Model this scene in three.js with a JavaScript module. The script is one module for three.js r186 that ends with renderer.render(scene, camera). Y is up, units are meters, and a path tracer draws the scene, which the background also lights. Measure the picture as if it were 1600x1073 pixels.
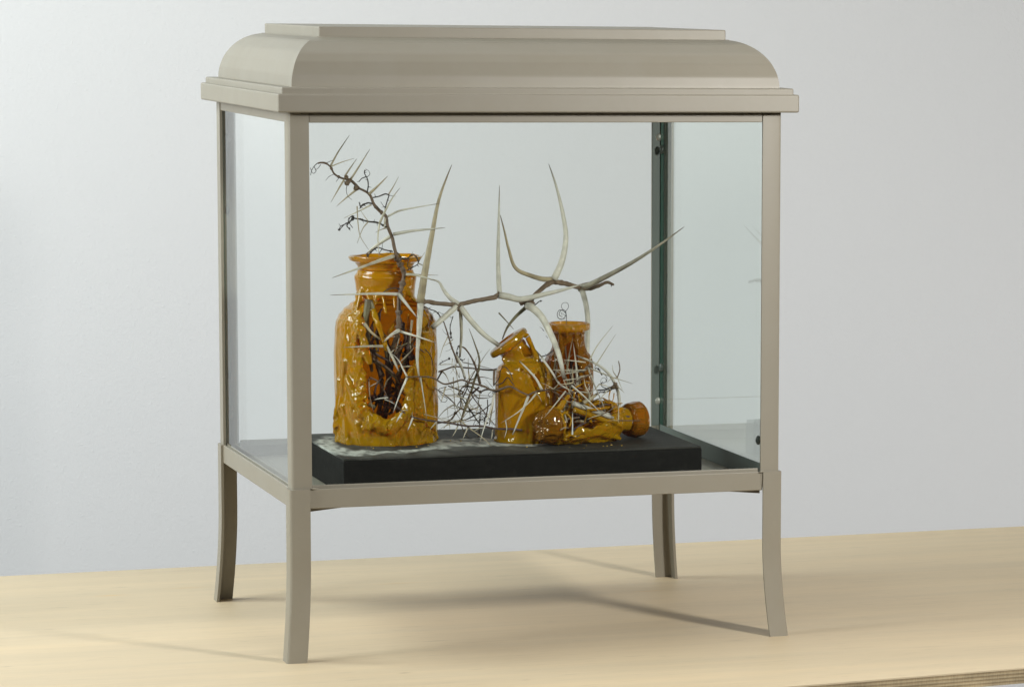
import * as THREE from 'three';
import { RoundedBoxGeometry } from 'three/addons/geometries/RoundedBoxGeometry.js';
import { mergeGeometries, mergeVertices, toCreasedNormals } from 'three/addons/utils/BufferGeometryUtils.js';
import { ImprovedNoise } from 'three/addons/math/ImprovedNoise.js';
import { RectAreaLightUniformsLib } from 'three/addons/lights/RectAreaLightUniformsLib.js';
RectAreaLightUniformsLib.init();

// ---------- camera, lamps, exposure ----------
const scene = new THREE.Scene();
const camera = new THREE.PerspectiveCamera(2 * Math.atan(1073 / 2 / 5551) * 180 / Math.PI, 1600 / 1073, 0.1, 40);
camera.position.set(-0.8676, 0.6032, 3.3362);
camera.rotation.set(-0.12185, -0.38018, 0.01275, 'YXZ');
camera.setViewOffset(1600, 1073, -666.4, -143, 1600, 1073);       // a lens shifted sideways and up, as in the photograph
const renderer = new THREE.WebGLRenderer({ antialias: true });
renderer.setSize(1600, 1073);
renderer.toneMapping = THREE.LinearToneMapping;
renderer.toneMappingExposure = 1.08;
renderer.shadowMap.enabled = true;
scene.background = new THREE.Color(0.03, 0.03, 0.03);            // the unlit studio behind the camera

const LAMPS = [
  { at: [-1.7, 0.8, 0.32], aim: [0.0, 0.3, 0.0], size: [0.56, 0.56], color: [0.96, 1.0, 1.01], power: 20.5, label: 'large square studio softbox to the left of the case' },
  { at: [0.68, 0.74, 1.2], aim: [0.15, 0.2, 0.0], size: [0.13, 0.13], color: [1.0, 0.985, 0.95], power: 290, label: 'small square studio softbox close to the right of the camera' },
  { at: [0.65, 2.3, -0.25], aim: [0.65, 0.0, -0.2], size: [1.8, 1.2], color: [1.0, 0.99, 0.965], power: 0.45, label: 'wide white fill panel added above the table' },  // added overhead fill, an unseen panel that lifts the tabletop
  { at: [-0.2, 1.95, 2.7], aim: [0.1, 0.2, 0.0], size: [1.4, 1.0], color: [1.0, 0.99, 0.97], power: 1.8, label: 'broad white fill panel added high above the camera' },  // added frontal fill for the case and the table
  { at: [-1.6, 1.55, -0.45], aim: [0.15, 0.0, -1.7], size: [1.0, 0.7], color: [0.93, 1.02, 1.03], power: 14.6, label: 'fill light added on the left to brighten the wall behind the table' },  // added wall light, brightens the background from the upper left
  { at: [1.9, -0.15, -0.35], aim: [0.7, -0.2, -1.7], size: [0.8, 0.8], color: [1.0, 0.97, 0.94], power: 2.6, label: 'fill light added on the right to brighten the wall behind the table' },  // added wall light, evens the background towards the right
];

// ---------- helpers ----------
let seed = 7;
const rnd = () => { seed = (seed + 0x6d2b79f5) | 0; let t = Math.imul(seed ^ (seed >>> 15), 1 | seed); t = (t + Math.imul(t ^ (t >>> 7), 61 | t)) ^ t; return ((t ^ (t >>> 14)) >>> 0) / 4294967296; };
const between = (a, b) => a + (b - a) * rnd();
const V = (x, y, z) => new THREE.Vector3(x, y, z);
const lerp = (a, b, t) => a + (b - a) * t, clamp = (x, a = 0, b = 1) => Math.min(b, Math.max(a, x));
const smooth = (a, b, x) => { const t = clamp((x - a) / (b - a)); return t * t * (3 - 2 * t); };
const perlin = new ImprovedNoise();
const noise = (x, y, z = 0) => perlin.noise(x + 31.7, y + 17.3, z + 57.1);
const fbm = (x, y, z = 0, n = 4) => { let s = 0, a = 0.5; for (let i = 0; i < n; i++, a *= 0.5) { s += a * noise(x, y, z); x *= 2.03; y *= 2.01; z *= 2.02; } return s; };
const used = new Map();
function numbered(name) { const n = used.get(name) ?? 0; used.set(name, n + 1); return n ? name + '_' + String(n).padStart(3, '0') : name; }
function mesh(name, geometry, material, parent) {
  const m = new THREE.Mesh(geometry, material); m.castShadow = m.receiveShadow = true;
  m.name = parent ? name : numbered(name); (parent ?? scene).add(m); return m;
}
function thing(name, label, category, at = [0, 0, 0], group) {
  const o = new THREE.Group(); o.name = numbered(name); o.position.set(...at); scene.add(o);
  o.userData = { label, category }; if (group) o.userData.group = group; return o;
}
function structure(name, geometry, material, label) { const m = mesh(name, geometry, material); m.userData = { kind: 'structure', label }; return m; }
const moved = (g, x, y, z) => g.translate(x, y, z);
function boxUV(g) {                                               // uv in metres, from the side each face turns to
  g = g.index ? g.toNonIndexed() : g;
  const p = g.attributes.position, n = p.count, uv = new Float32Array(n * 2), a = V(), b = V(), c = V();
  for (let i = 0; i < n; i += 3) {
    a.fromBufferAttribute(p, i); b.fromBufferAttribute(p, i + 1); c.fromBufferAttribute(p, i + 2);
    const f = b.clone().sub(a).cross(c.clone().sub(a)), x = Math.abs(f.x), y = Math.abs(f.y), z = Math.abs(f.z);
    [a, b, c].forEach((q, k) => { const [u, v] = x > y && x > z ? [q.z, q.y] : y > z ? [q.x, q.z] : [q.x, q.y]; uv[(i + k) * 2] = u; uv[(i + k) * 2 + 1] = v; });
  }
  g.setAttribute('uv', new THREE.BufferAttribute(uv, 2)); return g;
}
function outward(g) {                                             // turns an inside-out solid
  const p = g.attributes.position, ix = g.index.array; let v = 0; const a = V(), b = V(), c = V();
  for (let i = 0; i < ix.length; i += 3) { a.fromBufferAttribute(p, ix[i]); b.fromBufferAttribute(p, ix[i + 1]); c.fromBufferAttribute(p, ix[i + 2]); v += a.dot(b.cross(c)); }
  if (v < 0) for (let i = 0; i < ix.length; i += 3) [ix[i], ix[i + 1]] = [ix[i + 1], ix[i]];
  return g;
}
function loft(rings, crease = 0.6) {                              // closed solid through rings of equal length
  const n = rings[0].length, pos = [], ix = [];
  for (const r of rings) for (const q of r) pos.push(q.x, q.y, q.z);
  for (let k = 0; k + 1 < rings.length; k++) for (let i = 0; i < n; i++) { const j = (i + 1) % n, a = k * n; ix.push(a + i, a + j, a + n + j, a + i, a + n + j, a + n + i); }
  for (const [k, flip] of [[0, true], [rings.length - 1, false]]) {
    const shape = rings[k], ax = shape.map((q) => new THREE.Vector2(q.x, q.z));
    const cw = THREE.ShapeUtils.isClockWise(ax), tri = THREE.ShapeUtils.triangulateShape(cw ? ax.slice().reverse() : ax, []);
    for (const t of tri) { const [a, b, c] = t.map((i) => k * n + (cw ? n - 1 - i : i)); (flip ? cw : !cw) ? ix.push(a, c, b) : ix.push(a, b, c); }
  }
  const g = new THREE.BufferGeometry(); g.setAttribute('position', new THREE.Float32BufferAttribute(pos, 3)); g.setIndex(ix);
  return boxUV(toCreasedNormals(outward(fixCaps(g, rings.length, n)), crease));
}
function fixCaps(g) { return g; }
const box = (x0, x1, y0, y1, z0, z1, r = 0.0008) => boxUV(moved(new RoundedBoxGeometry(x1 - x0, y1 - y0, z1 - z0, 2, r), (x0 + x1) / 2, (y0 + y1) / 2, (z0 + z1) / 2));

// ---------- textures ----------
function texture(w, h, pixel, srgb, repeat) {
  const data = new Uint8Array(w * h * 4);
  for (let y = 0; y < h; y++) for (let x = 0; x < w; x++) { const c = pixel(x, y), o = (y * w + x) * 4; for (let k = 0; k < 3; k++) data[o + k] = clamp(Array.isArray(c) ? c[k] : c) * 255; data[o + 3] = 255; }
  const t = new THREE.DataTexture(data, w, h); t.wrapS = t.wrapT = THREE.RepeatWrapping; t.magFilter = THREE.LinearFilter; t.generateMipmaps = false;
  if (srgb) t.colorSpace = THREE.SRGBColorSpace; if (repeat) t.repeat.set(...repeat); t.needsUpdate = true; return t;
}
function tile(size, cells, octaves, s) {                          // tileable value noise in 0..1
  const grid = []; let c = cells;
  for (let o = 0; o < octaves; o++, c *= 2) { let q = s * 977 + o * 131; const g = new Float32Array(c * c); for (let i = 0; i < g.length; i++) { q = (Math.imul(q, 1664525) + 1013904223) | 0; g[i] = (q >>> 8) / 16777216; } grid.push([c, g]); }
  const out = new Float32Array(size * size);
  for (let y = 0; y < size; y++) for (let x = 0; x < size; x++) {
    let v = 0, a = 0.5, w = 0;
    for (const [n, g] of grid) { const fx = x / size * n, fy = y / size * n, ix = Math.floor(fx), iy = Math.floor(fy), u = smooth(0, 1, fx - ix), t = smooth(0, 1, fy - iy), i1 = (ix + 1) % n, j1 = (iy + 1) % n;
      v += a * lerp(lerp(g[iy * n + ix], g[iy * n + i1], u), lerp(g[j1 * n + ix], g[j1 * n + i1], u), t); w += a; a *= 0.55; }
    out[y * size + x] = v / w;
  }
  return out;
}
const nA = tile(512, 8, 6, 3), nB = tile(512, 32, 4, 9);
const paintBump = texture(512, 512, (x, y) => nA[y * 512 + x] * 0.55 + nB[y * 512 + x] * 0.45, false, [9, 9]);
const paintRough = texture(512, 512, (x, y) => 0.8 + 0.14 * (nA[y * 512 + x] - 0.5), false, [3.1, 3.1]);
const paintTone = texture(512, 512, (x, y) => { const n = nA[y * 512 + x], m = nB[y * 512 + x], q = 0.99 + 0.025 * (n - 0.5) + 0.012 * (m - 0.5); return [q, q * (0.997 + 0.01 * (n - 0.5)), q * (0.99 + 0.03 * (n - 0.5))]; }, true, [4.3, 4.3]);
const plasterBump = texture(512, 512, (x, y) => { const n = nA[y * 512 + x], m = nB[((y * 3) % 512) * 512 + (x * 3) % 512]; return 0.45 * n + 0.4 * m + (m > 0.73 ? (m - 0.73) * 2.2 : 0); }, false, [3.3, 3.3]);

const M = {
  paint: new THREE.MeshPhysicalMaterial({ name: 'warm grey paint', color: new THREE.Color(0.257, 0.234, 0.185), map: paintTone, roughness: 0.58, roughnessMap: paintRough, bumpMap: paintBump, bumpScale: 0.00006 }),
  glass: new THREE.MeshPhysicalMaterial({ name: 'clear glass', color: new THREE.Color(0.976, 0.994, 0.984), roughness: 0, transmission: 1, thickness: 0, ior: 1.5 }),
  glassEdge: new THREE.MeshPhysicalMaterial({ name: 'green glass edge', color: new THREE.Color(0.02, 0.07, 0.05), roughness: 0.15, ior: 1.5 }),
  shade_strip: new THREE.MeshPhysicalMaterial({ name: 'dark grey green gasket', color: new THREE.Color(0.13, 0.15, 0.135), roughness: 0.5 }),  // shade on post and rail, put into the colour of added strips
  bumper: new THREE.MeshPhysicalMaterial({ name: 'dark clear rubber', color: new THREE.Color(0.06, 0.075, 0.065), roughness: 0.3 }),
  screw: new THREE.MeshPhysicalMaterial({ name: 'zinc screw', color: new THREE.Color(0.34, 0.33, 0.29), roughness: 0.4, metalness: 0.2 }),
};

// ---------- the room: wall, floor, plywood table ----------
const wallMat = new THREE.MeshPhysicalMaterial({ name: 'white painted plaster', color: new THREE.Color(0.8, 0.8, 0.8), roughness: 0.85, bumpMap: plasterBump, bumpScale: 0.0006 });
{
  const w = structure('wall', boxUV(moved(new THREE.BoxGeometry(9, 4.4, 0.12), 0, 1.25, -0.06)), wallMat, 'white painted plaster wall behind the table');
  w.position.set(0, 0, -1.7);
  structure('floor', boxUV(moved(new THREE.BoxGeometry(9, 0.1, 9), 0, -0.99, 2.8)), new THREE.MeshStandardMaterial({ name: 'dark studio floor', color: new THREE.Color(0.03, 0.035, 0.04), roughness: 0.8 }), 'dark studio floor below the table edge');
}
{
  const marks = [[-0.149, 0.256, 0.006, 0.0022, 0.75, 1], [-0.043, -0.224, 0.028, 0.004, 0.3, 0], [0.187, -0.102, 0.02, 0.004, 0.4, 0], [-0.334, -0.237, 0.017, 0.004, 0.5, 0], [-0.253, -0.261, 0.026, 0.006, 0.28, 0], [-0.09, 0.029, 0.014, 0.002, 0.25, 1],
    [-0.055, 0.321, 0.005, 0.0014, 0.55, 1], [0.133, 0.005, 0.007, 0.002, 0.3, 1], [0.066, -0.112, 0.014, 0.002, 0.2, 1], [0.346, 0.279, 0.03, 0.004, 0.16, 1], [0.275, 0.263, 0.03, 0.005, 0.13, 1], [-0.479, 0.118, 0.006, 0.0022, 0.4, 1], [-0.417, -0.061, 0.006, 0.002, 0.28, 1], [-0.16, -0.22, 0.02, 0.005, 0.2, 0]];
  const W = 1792, H = 900, X0 = -0.7, XW = 1.6, Z0 = -0.45, ZW = 0.9;
  const grain = texture(W, H, (px, py) => {
    const x = X0 + px / W * XW, z = Z0 + py / H * ZW, wv = z + 0.02 * fbm(x * 1.6, z * 3, 1, 3);
    const fine = fbm(x * 9, wv * 420, 3, 3), mid = fbm(x * 2.2, wv * 55, 7, 3), broad = fbm(x * 1.1, wv * 9, 11, 3), pore = Math.max(0, noise(x * 40, wv * 900, 5) - 0.45);
    const flame = fbm(x * 3.2 + 2 * fbm(x * 2, z * 5, 3, 2), wv * 16, 21, 3), fleck = Math.max(0, noise(x * 26, wv * 210, 8) - 0.5) * 0.5; let k = 1 + 0.1 * fine + 0.065 * mid + 0.12 * broad + 0.11 * flame - 0.55 * pore - 1.0 * fleck; const warm = 0.05 * broad + 0.03 * mid;
    let c = [0.585 * k * (1 + warm * 0.3), 0.475 * k * (1 - warm * 0.2), 0.312 * k * (1 - warm)];
    for (const [mx, mz, lx, lz, s, kind] of marks) {
      const dx = (x - mx) / lx, dz = (z - mz + 0.25 * lz * noise(x * 90, z * 90)) / lz, q = s * Math.exp(-(dx * dx + dz * dz) * 1.6) * (0.75 + 0.5 * fine);
      c = kind ? [lerp(c[0], 0.16, q), lerp(c[1], 0.1, q), lerp(c[2], 0.05, q)] : [lerp(c[0], 0.66, q), lerp(c[1], 0.4, q), lerp(c[2], 0.1, q)];
    }
    return c.map((v) => Math.pow(Math.max(v, 0), 1 / 2.2));
  }, true);
  grain.wrapS = grain.wrapT = THREE.MirroredRepeatWrapping;
  const top = new THREE.MeshPhysicalMaterial({ name: 'birch veneer', map: grain, roughness: 0.55, bumpMap: grain, bumpScale: 0.00008 });
  const edgeGrain = texture(512, 64, (x, y) => { const v = 0.8 + 0.3 * (nA[((y * 5) % 512) * 512 + x] - 0.5) + 0.16 * (nB[y * 512 + (x * 7) % 512] - 0.5); return [v, v * 0.97, v * 0.9]; }, true, [4, 40]);
  const pale = new THREE.MeshStandardMaterial({ name: 'pale edge ply', color: new THREE.Color(0.66, 0.56, 0.4), map: edgeGrain, roughness: 0.8 });
  const dark = new THREE.MeshStandardMaterial({ name: 'brown edge ply', color: new THREE.Color(0.47, 0.38, 0.25), map: edgeGrain, roughness: 0.85 });
  const t = thing('plywood_table', 'pale birch plywood tabletop with layered edge, under the glass case', 'table');
  const edge = (x) => 0.4217 - 0.0777 * (x - 0.168);
  const layers = [0, 0.0014, 0.0032, 0.0048, 0.0065, 0.0081, 0.0097, 0.0113, 0.0129, 0.0145];
  for (let k = 0; k + 1 < layers.length; k++) {
    const s = new THREE.Shape(), inset = k % 2 ? 0.0003 : 0;
    s.moveTo(-2.2, 0.3645); s.lineTo(2.2, 0.4242); s.lineTo(2.2, -edge(2.2) + inset); s.lineTo(-2.2, -edge(-2.2) + inset); s.closePath();
    const g = boxUV(new THREE.ExtrudeGeometry(s, { depth: layers[k + 1] - layers[k], bevelEnabled: false }).rotateX(-Math.PI / 2).translate(0, -layers[k + 1], 0));
    if (!k) { const p = g.attributes.position, uv = g.attributes.uv; for (let i = 0; i < p.count; i++) uv.setXY(i, (p.getX(i) - X0) / XW, (p.getZ(i) - Z0) / ZW); }
    mesh(k ? 'ply_layer' : 'top_veneer', g, k ? (k % 2 ? dark : pale) : top, t);
  }
}

// ---------- the glass case ----------
const CASE = thing('display_case', 'warm grey painted metal display case with glass sides, curved lid and splayed legs', 'display case');
{
  const A = 0.2445, D = 0.1926, px = 0.2322, pz = 0.177, lx = 0.2345, lz = 0.1791, yr0 = 0.1398, yr1 = 0.1576, yt = 0.4968, P = M.paint;
  // lid: a domed top with mitred corners, on a rim, with a flat plate on it
  const rings = [], dome = (x, y, z) => [V(-x, y, -z), V(x, y, -z), V(x, y, z), V(-x, y, z)];
  for (let k = 0; k <= 22; k++) { const a = k / 22 * Math.PI / 2; rings.push(dome(0.2295 - 0.037 * (1 - Math.cos(a)), 0.5185 + 0.0445 * Math.sin(a), 0.1785 - 0.0545 * (1 - Math.cos(a)))); }
  const lid = mesh('lid', loft(rings, 0.5), P, CASE);
  mesh('rim', mergeGeometries([box(-A, A, yt, 0.5135, -D, D, 0.0018), box(-A + 0.0042, A - 0.0042, 0.512, 0.5192, -D + 0.0042, D - 0.0042, 0.0016)]), P, lid);
  mesh('top_plate', mergeGeometries([box(-0.1935, 0.1935, 0.562, 0.5724, -0.1265, 0.1265, 0.0012), box(-0.1965, 0.1965, 0.5605, 0.5632, -0.1295, 0.1295, 0.001)]), P, lid);
  // angle-iron posts and legs
  const angle = (sx, sz, X, Z, w, t, ys, flare) => {
    const prof = [[w, 0], [0.0022, 0], [0.0012, 0.0003], [0.0003, 0.0012], [0, 0.0022], [0, w], [t, w], [t, t + 0.0012], [t + 0.0012, t], [w, t]];
    const inset = [[w - 0.0004, 0.0004]];
    return loft(ys.map((y) => prof.map(([a, b]) => V(sx * (X + flare(y) - a), y, sz * (Z + flare(y) * 0.86 - b)))), 0.7);
  };
  const legYs = []; for (let k = 0; k <= 20; k++) legYs.push(yr1 * k / 20);
  for (const sx of [-1, 1]) for (const sz of [1, -1]) {
    mesh('corner_post', angle(sx, sz, px, pz, 0.0183, 0.0026, [yr1 - 0.012, 0.3, yt], () => 0), P, CASE);
    const twist = between(-0.0006, 0.0006);
    mesh('leg', angle(sx, sz, lx, lz, 0.0186, 0.0026, legYs, (y) => (0.0056 + twist) * Math.pow(clamp(1 - y / 0.092), 1.8)), P, CASE);
  }
  // rails
  const ix = lx - 0.0187, iz = lz - 0.0187;
  for (const s of [1, -1]) {
    mesh('bottom_rail', mergeGeometries([box(-ix, ix, yr0, yr1, Math.min(s * (lz - 0.0024), s * (lz - 0.0052)), Math.max(s * (lz - 0.0024), s * (lz - 0.0052))), box(-ix, ix, yr0 + 0.0003, yr0 + 0.0031, Math.min(s * (lz - 0.0054), s * (lz - 0.022)), Math.max(s * (lz - 0.0054), s * (lz - 0.022)))]), P, CASE);
    mesh('bottom_rail', mergeGeometries([box(Math.min(s * (lx - 0.0024), s * (lx - 0.0052)), Math.max(s * (lx - 0.0024), s * (lx - 0.0052)), yr0, yr1, -iz, iz), box(Math.min(s * (lx - 0.0054), s * (lx - 0.022)), Math.max(s * (lx - 0.0054), s * (lx - 0.022)), yr0 + 0.0003, yr0 + 0.0031, -iz, iz)]), P, CASE);
    mesh('top_rail', box(-px + 0.0185, px - 0.0185, yt - 0.0095, yt - 0.0002, Math.min(s * (pz - 0.0008), s * (pz - 0.0036)), Math.max(s * (pz - 0.0008), s * (pz - 0.0036))), P, CASE);
    mesh('top_rail', box(Math.min(s * (px - 0.0008), s * (px - 0.0036)), Math.max(s * (px - 0.0008), s * (px - 0.0036)), yt - 0.0095, yt - 0.0002, -pz + 0.0185, pz - 0.0185), P, CASE);
    // glazing beads along the foot of the panes
    mesh('glazing_bead', box(-px + 0.0188, px - 0.0188, 0.1543, 0.1606, Math.min(s * (pz - 0.0038), s * (pz - 0.0062)), Math.max(s * (pz - 0.0038), s * (pz - 0.0062))), P, CASE);
    mesh('glazing_bead', box(Math.min(s * (px - 0.0036), s * (px - 0.0046)), Math.max(s * (px - 0.0036), s * (px - 0.0046)), 0.1543, 0.1592, -pz + 0.0188, pz - 0.0188), P, CASE);
  }
  mesh('floor_panel', box(-px + 0.004, px - 0.004, 0.1432, 0.1448, -pz + 0.004, pz - 0.004, 0.0005), P, CASE);
  for (const s of [-1, 1]) {                                       // gusset plates in the front corners, showing below the rail
    const g = new THREE.Shape(); g.moveTo(0, 0.004); g.lineTo(-s * 0.03, 0.004); g.lineTo(-s * 0.03, 0.0006); g.lineTo(0, -0.0022); g.closePath();
    mesh('gusset', boxUV(new THREE.ExtrudeGeometry(g, { depth: 0.0022, bevelEnabled: false }).translate(s * (lx - 0.0188), yr0 - 0.0017, lz - 0.0125)), P, CASE);
  }
  // rough weld beads where posts and rails meet
  for (const [x, y, z, n, dx] of [[px - 0.036, yt - 0.0016, pz - 0.0006, 9, 0.002], [px - 0.0165, yt - 0.0022, pz + 0.0001, 8, 0.002], [-px + 0.004, yt - 0.0012, pz + 0.0001, 4, 0.0024], [0.1635, 0.562, 0.1302, 11, 0.0021], [0.02, 0.562, 0.1302, 9, 0.006], [-px + 0.019, 0.1582, lz - 0.0006, 4, 0.001], [px - 0.0195, 0.1582, lz - 0.0006, 3, 0.001]]) {
    const gs = []; for (let k = 0; k < n; k++) { const r = between(0.0005, 0.0011), g = new THREE.IcosahedronGeometry(r, 2).scale(between(0.9, 2.0), between(0.5, 0.9), 0.6).translate(x + k * dx + between(-0.0006, 0.0006), y + between(-0.0008, 0.0004), z); g.setAttribute('uv', g.attributes.uv); gs.push(g); }
    mesh('weld_bead', mergeGeometries(gs), P, CASE);
  }
  // panes, each with its green cut edge at the back
  const T = 0.004, gz = 0.171;
  for (const s of [-1, 1]) {
    const gx = s < 0 ? 0.2294 : 0.2264, p = mesh('glass_pane', boxUV(moved(new THREE.BoxGeometry(T, 0.338, 0.343), s * (gx - T / 2), 0.3255, 0)), M.glass, CASE);
    mesh('pane_edge', boxUV(moved(new THREE.BoxGeometry(T - 0.0002, 0.338, 0.0016), s * (gx - T / 2), 0.3255, -0.1725)), M.glassEdge, p);
  }
  mesh('glass_pane', boxUV(moved(new THREE.BoxGeometry(0.43, 0.338, 0.003), 0, 0.3255, gz)), M.glass, CASE);
  // round-headed screws on the back posts and clips on the right pane
  const head = new THREE.SphereGeometry(0.0042, 20, 10, 0, Math.PI * 2, 0, Math.PI / 2).scale(1, 0.55, 1).rotateX(Math.PI / 2);
  for (const [x, y] of [[0.2215, 0.1865], [0.2215, 0.4595], [-0.2215, 0.1865], [-0.2215, 0.4595]]) { const m = mesh('screw', head, M.screw, CASE); m.position.set(x, y, -pz + 0.0026); }
  // added dark strips: shade on the back post and right rail, put into colour
  mesh('shade_strip', box(px - 0.0181, 0.2222, 0.1612, yt - 0.0098, -pz + 0.0027, -pz + 0.0034, 0.0002), M.shade_strip, CASE);
  mesh('shade_strip', box(0.2214, 0.2221, 0.1452, 0.1625, -0.1695, 0.1695, 0.0002), M.shade_strip, CASE);
  const bumper = new THREE.SphereGeometry(0.0036, 18, 10).scale(0.7, 1.25, 1);
  for (const [x, y, z] of [[0.2216, 0.447, -0.166], [0.2216, 0.222, -0.166], [-0.2246, 0.389, -0.166], [-0.2246, 0.226, -0.166], [0.2148, 0.1865, 0.1665]]) mesh('rubber_bumper', bumper.clone().translate(x, y, z), M.bumper, CASE);
}
// ---------- the black block and what lies on it ----------
{
  const X0 = -0.177, X1 = 0.1675, Z0 = -0.056, Z1 = 0.1395, Y0 = 0.1449, Y1 = 0.179;
  const film = [[-0.187, 0.0526], [-0.1748, 0.0058], [-0.163, -0.0269], [-0.1522, -0.0342], [-0.149, -0.0229], [-0.1563, 0.0111], [-0.16, 0.0454], [-0.1559, 0.0763], [-0.1295, 0.0906], [-0.1007, 0.0872], [-0.0808, 0.068], [-0.0705, 0.0355], [-0.0612, 0.0233], [-0.0389, 0.0191], [-0.0143, 0.0209], [0.0041, 0.0367], [0.0191, 0.0612], [0.0312, 0.082],
    [0.0169, 0.0971], [-0.0278, 0.0832], [-0.0595, 0.0781], [-0.0659, 0.0913], [-0.0921, 0.0986], [-0.1068, 0.1081], [-0.1326, 0.1143], [-0.1582, 0.1204], [-0.1722, 0.1164], [-0.1767, 0.0948], [-0.1821, 0.0639]];
  const W = 1024, H = 640;
  const top = texture(W, H, (px, py) => {
    const x = X0 + px / W * (X1 - X0), z = Z0 + py / H * (Z1 - Z0), g = fbm(x * 14, z * 260, 2, 3), s = noise(x * 900, z * 900);
    let v = 0.022 * (1 + 1.3 * g) + 0.03 * Math.max(0, s) * Math.max(0, s);
    const d = polygon(film, x + 0.005 * fbm(x * 90, z * 40, 4, 3), z + 0.016 * fbm(x * 70, z * 30, 8, 3));
    const cover = smooth(0.003, -0.006, d) * clamp(0.6 + 1.3 * fbm(x * 150, z * 55, 12, 4)) + 0.22 * clamp(0.2 + fbm(x * 40, z * 18, 5, 4) * 1.6) * smooth(0.06, 0.0, d);
    const speck = noise(x * 420, z * 420, 9) > 0.62 ? 0.25 : 0, k = clamp(1.15 * cover + speck * 0.5);
    return [lerp(v, 0.42, k), lerp(v * 0.92, 0.425, k), lerp(v * 0.74, 0.38, k)].map((c) => Math.pow(c, 1 / 2.2));
  }, true);
  const side = texture(512, 512, (x, y) => { const g = nA[((y * 4) % 512) * 512 + (x >> 2)], m = nB[y * 512 + x], sc = nA[y * 512 + x] > 0.66 ? 0.003 : 0; const v = 0.004 + 0.01 * g * m + sc; return [v, v * 0.9, v * 0.74].map((c) => Math.pow(c, 1 / 2.2)); }, true, [6, 6]);
  const bump = texture(512, 512, (x, y) => 0.6 * nA[((y * 4) % 512) * 512 + (x >> 1)] + 0.4 * nB[y * 512 + x], false, [6, 6]);
  const sideMat = new THREE.MeshPhysicalMaterial({ name: 'black stained wood', map: side, roughness: 0.8, specularIntensity: 0.3, bumpMap: bump, bumpScale: 0.0006 });
  const topMat = new THREE.MeshPhysicalMaterial({ name: 'dusty black stained wood', map: top, roughness: 0.7, specularIntensity: 0.5, bumpMap: top, bumpScale: 0.0006 });
  const t = thing('wooden_block', 'black stained wooden block with a pale dried film, carrying the amber bottles', 'wooden block');
  mesh('block_body', box(X0, X1, Y0, Y1 - 0.0022, Z0, Z1, 0.0012), sideMat, t);
  const g = box(X0 + 0.0004, X1 - 0.0004, Y1 - 0.0023, Y1, Z0 + 0.0004, Z1 - 0.0004, 0.0011), p = g.attributes.position, uv = g.attributes.uv;
  for (let i = 0; i < p.count; i++) uv.setXY(i, (p.getX(i) - X0) / (X1 - X0), (p.getZ(i) - Z0) / (Z1 - Z0));
  mesh('top_face', g, topMat, t);
}
{ // crumbs of resin and dust dropped round the bottles
  const gs = []; for (let k = 0; k < 24; k++) { const c = [[-0.1077, 0.0115, 0.05], [0.0118, 0.0515, 0.029], [0.075, 0.075, 0.03]][k % 3], a = between(-1.2, 1.4), d = c[2] + between(0.001, 0.022), r = between(0.0003, 0.0008); gs.push(new THREE.IcosahedronGeometry(r, 1).scale(between(0.8, 1.8), 0.7, between(0.8, 1.5)).translate(clamp(c[0] + Math.sin(a) * d, -0.17, 0.16), 0.179 + r * 0.5, clamp(c[1] + Math.cos(a) * d, -0.05, 0.135))); }
  const m = mesh('resin_crumbs', mergeGeometries(gs), new THREE.MeshPhysicalMaterial({ name: 'resin crumb', color: new THREE.Color(0.52, 0.33, 0.06), roughness: 0.25 })); m.userData = { kind: 'stuff', label: 'tiny yellow crumbs of resin scattered on the black block', category: 'crumbs' };
}
function polygon(P, x, y) {                                       // signed distance, negative inside
  let d = Infinity, s = 1;
  for (let i = 0, j = P.length - 1; i < P.length; j = i++) {
    const ex = P[j][0] - P[i][0], ey = P[j][1] - P[i][1], wx = x - P[i][0], wy = y - P[i][1], k = clamp((wx * ex + wy * ey) / (ex * ex + ey * ey));
    d = Math.min(d, (wx - ex * k) ** 2 + (wy - ey * k) ** 2);
    const c1 = y >= P[i][1], c2 = y < P[j][1], c3 = ex * wy > ey * wx; if ((c1 && c2 && c3) || (!c1 && !c2 && !c3)) s = -s;
  }
  return s * Math.sqrt(d);
}

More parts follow.
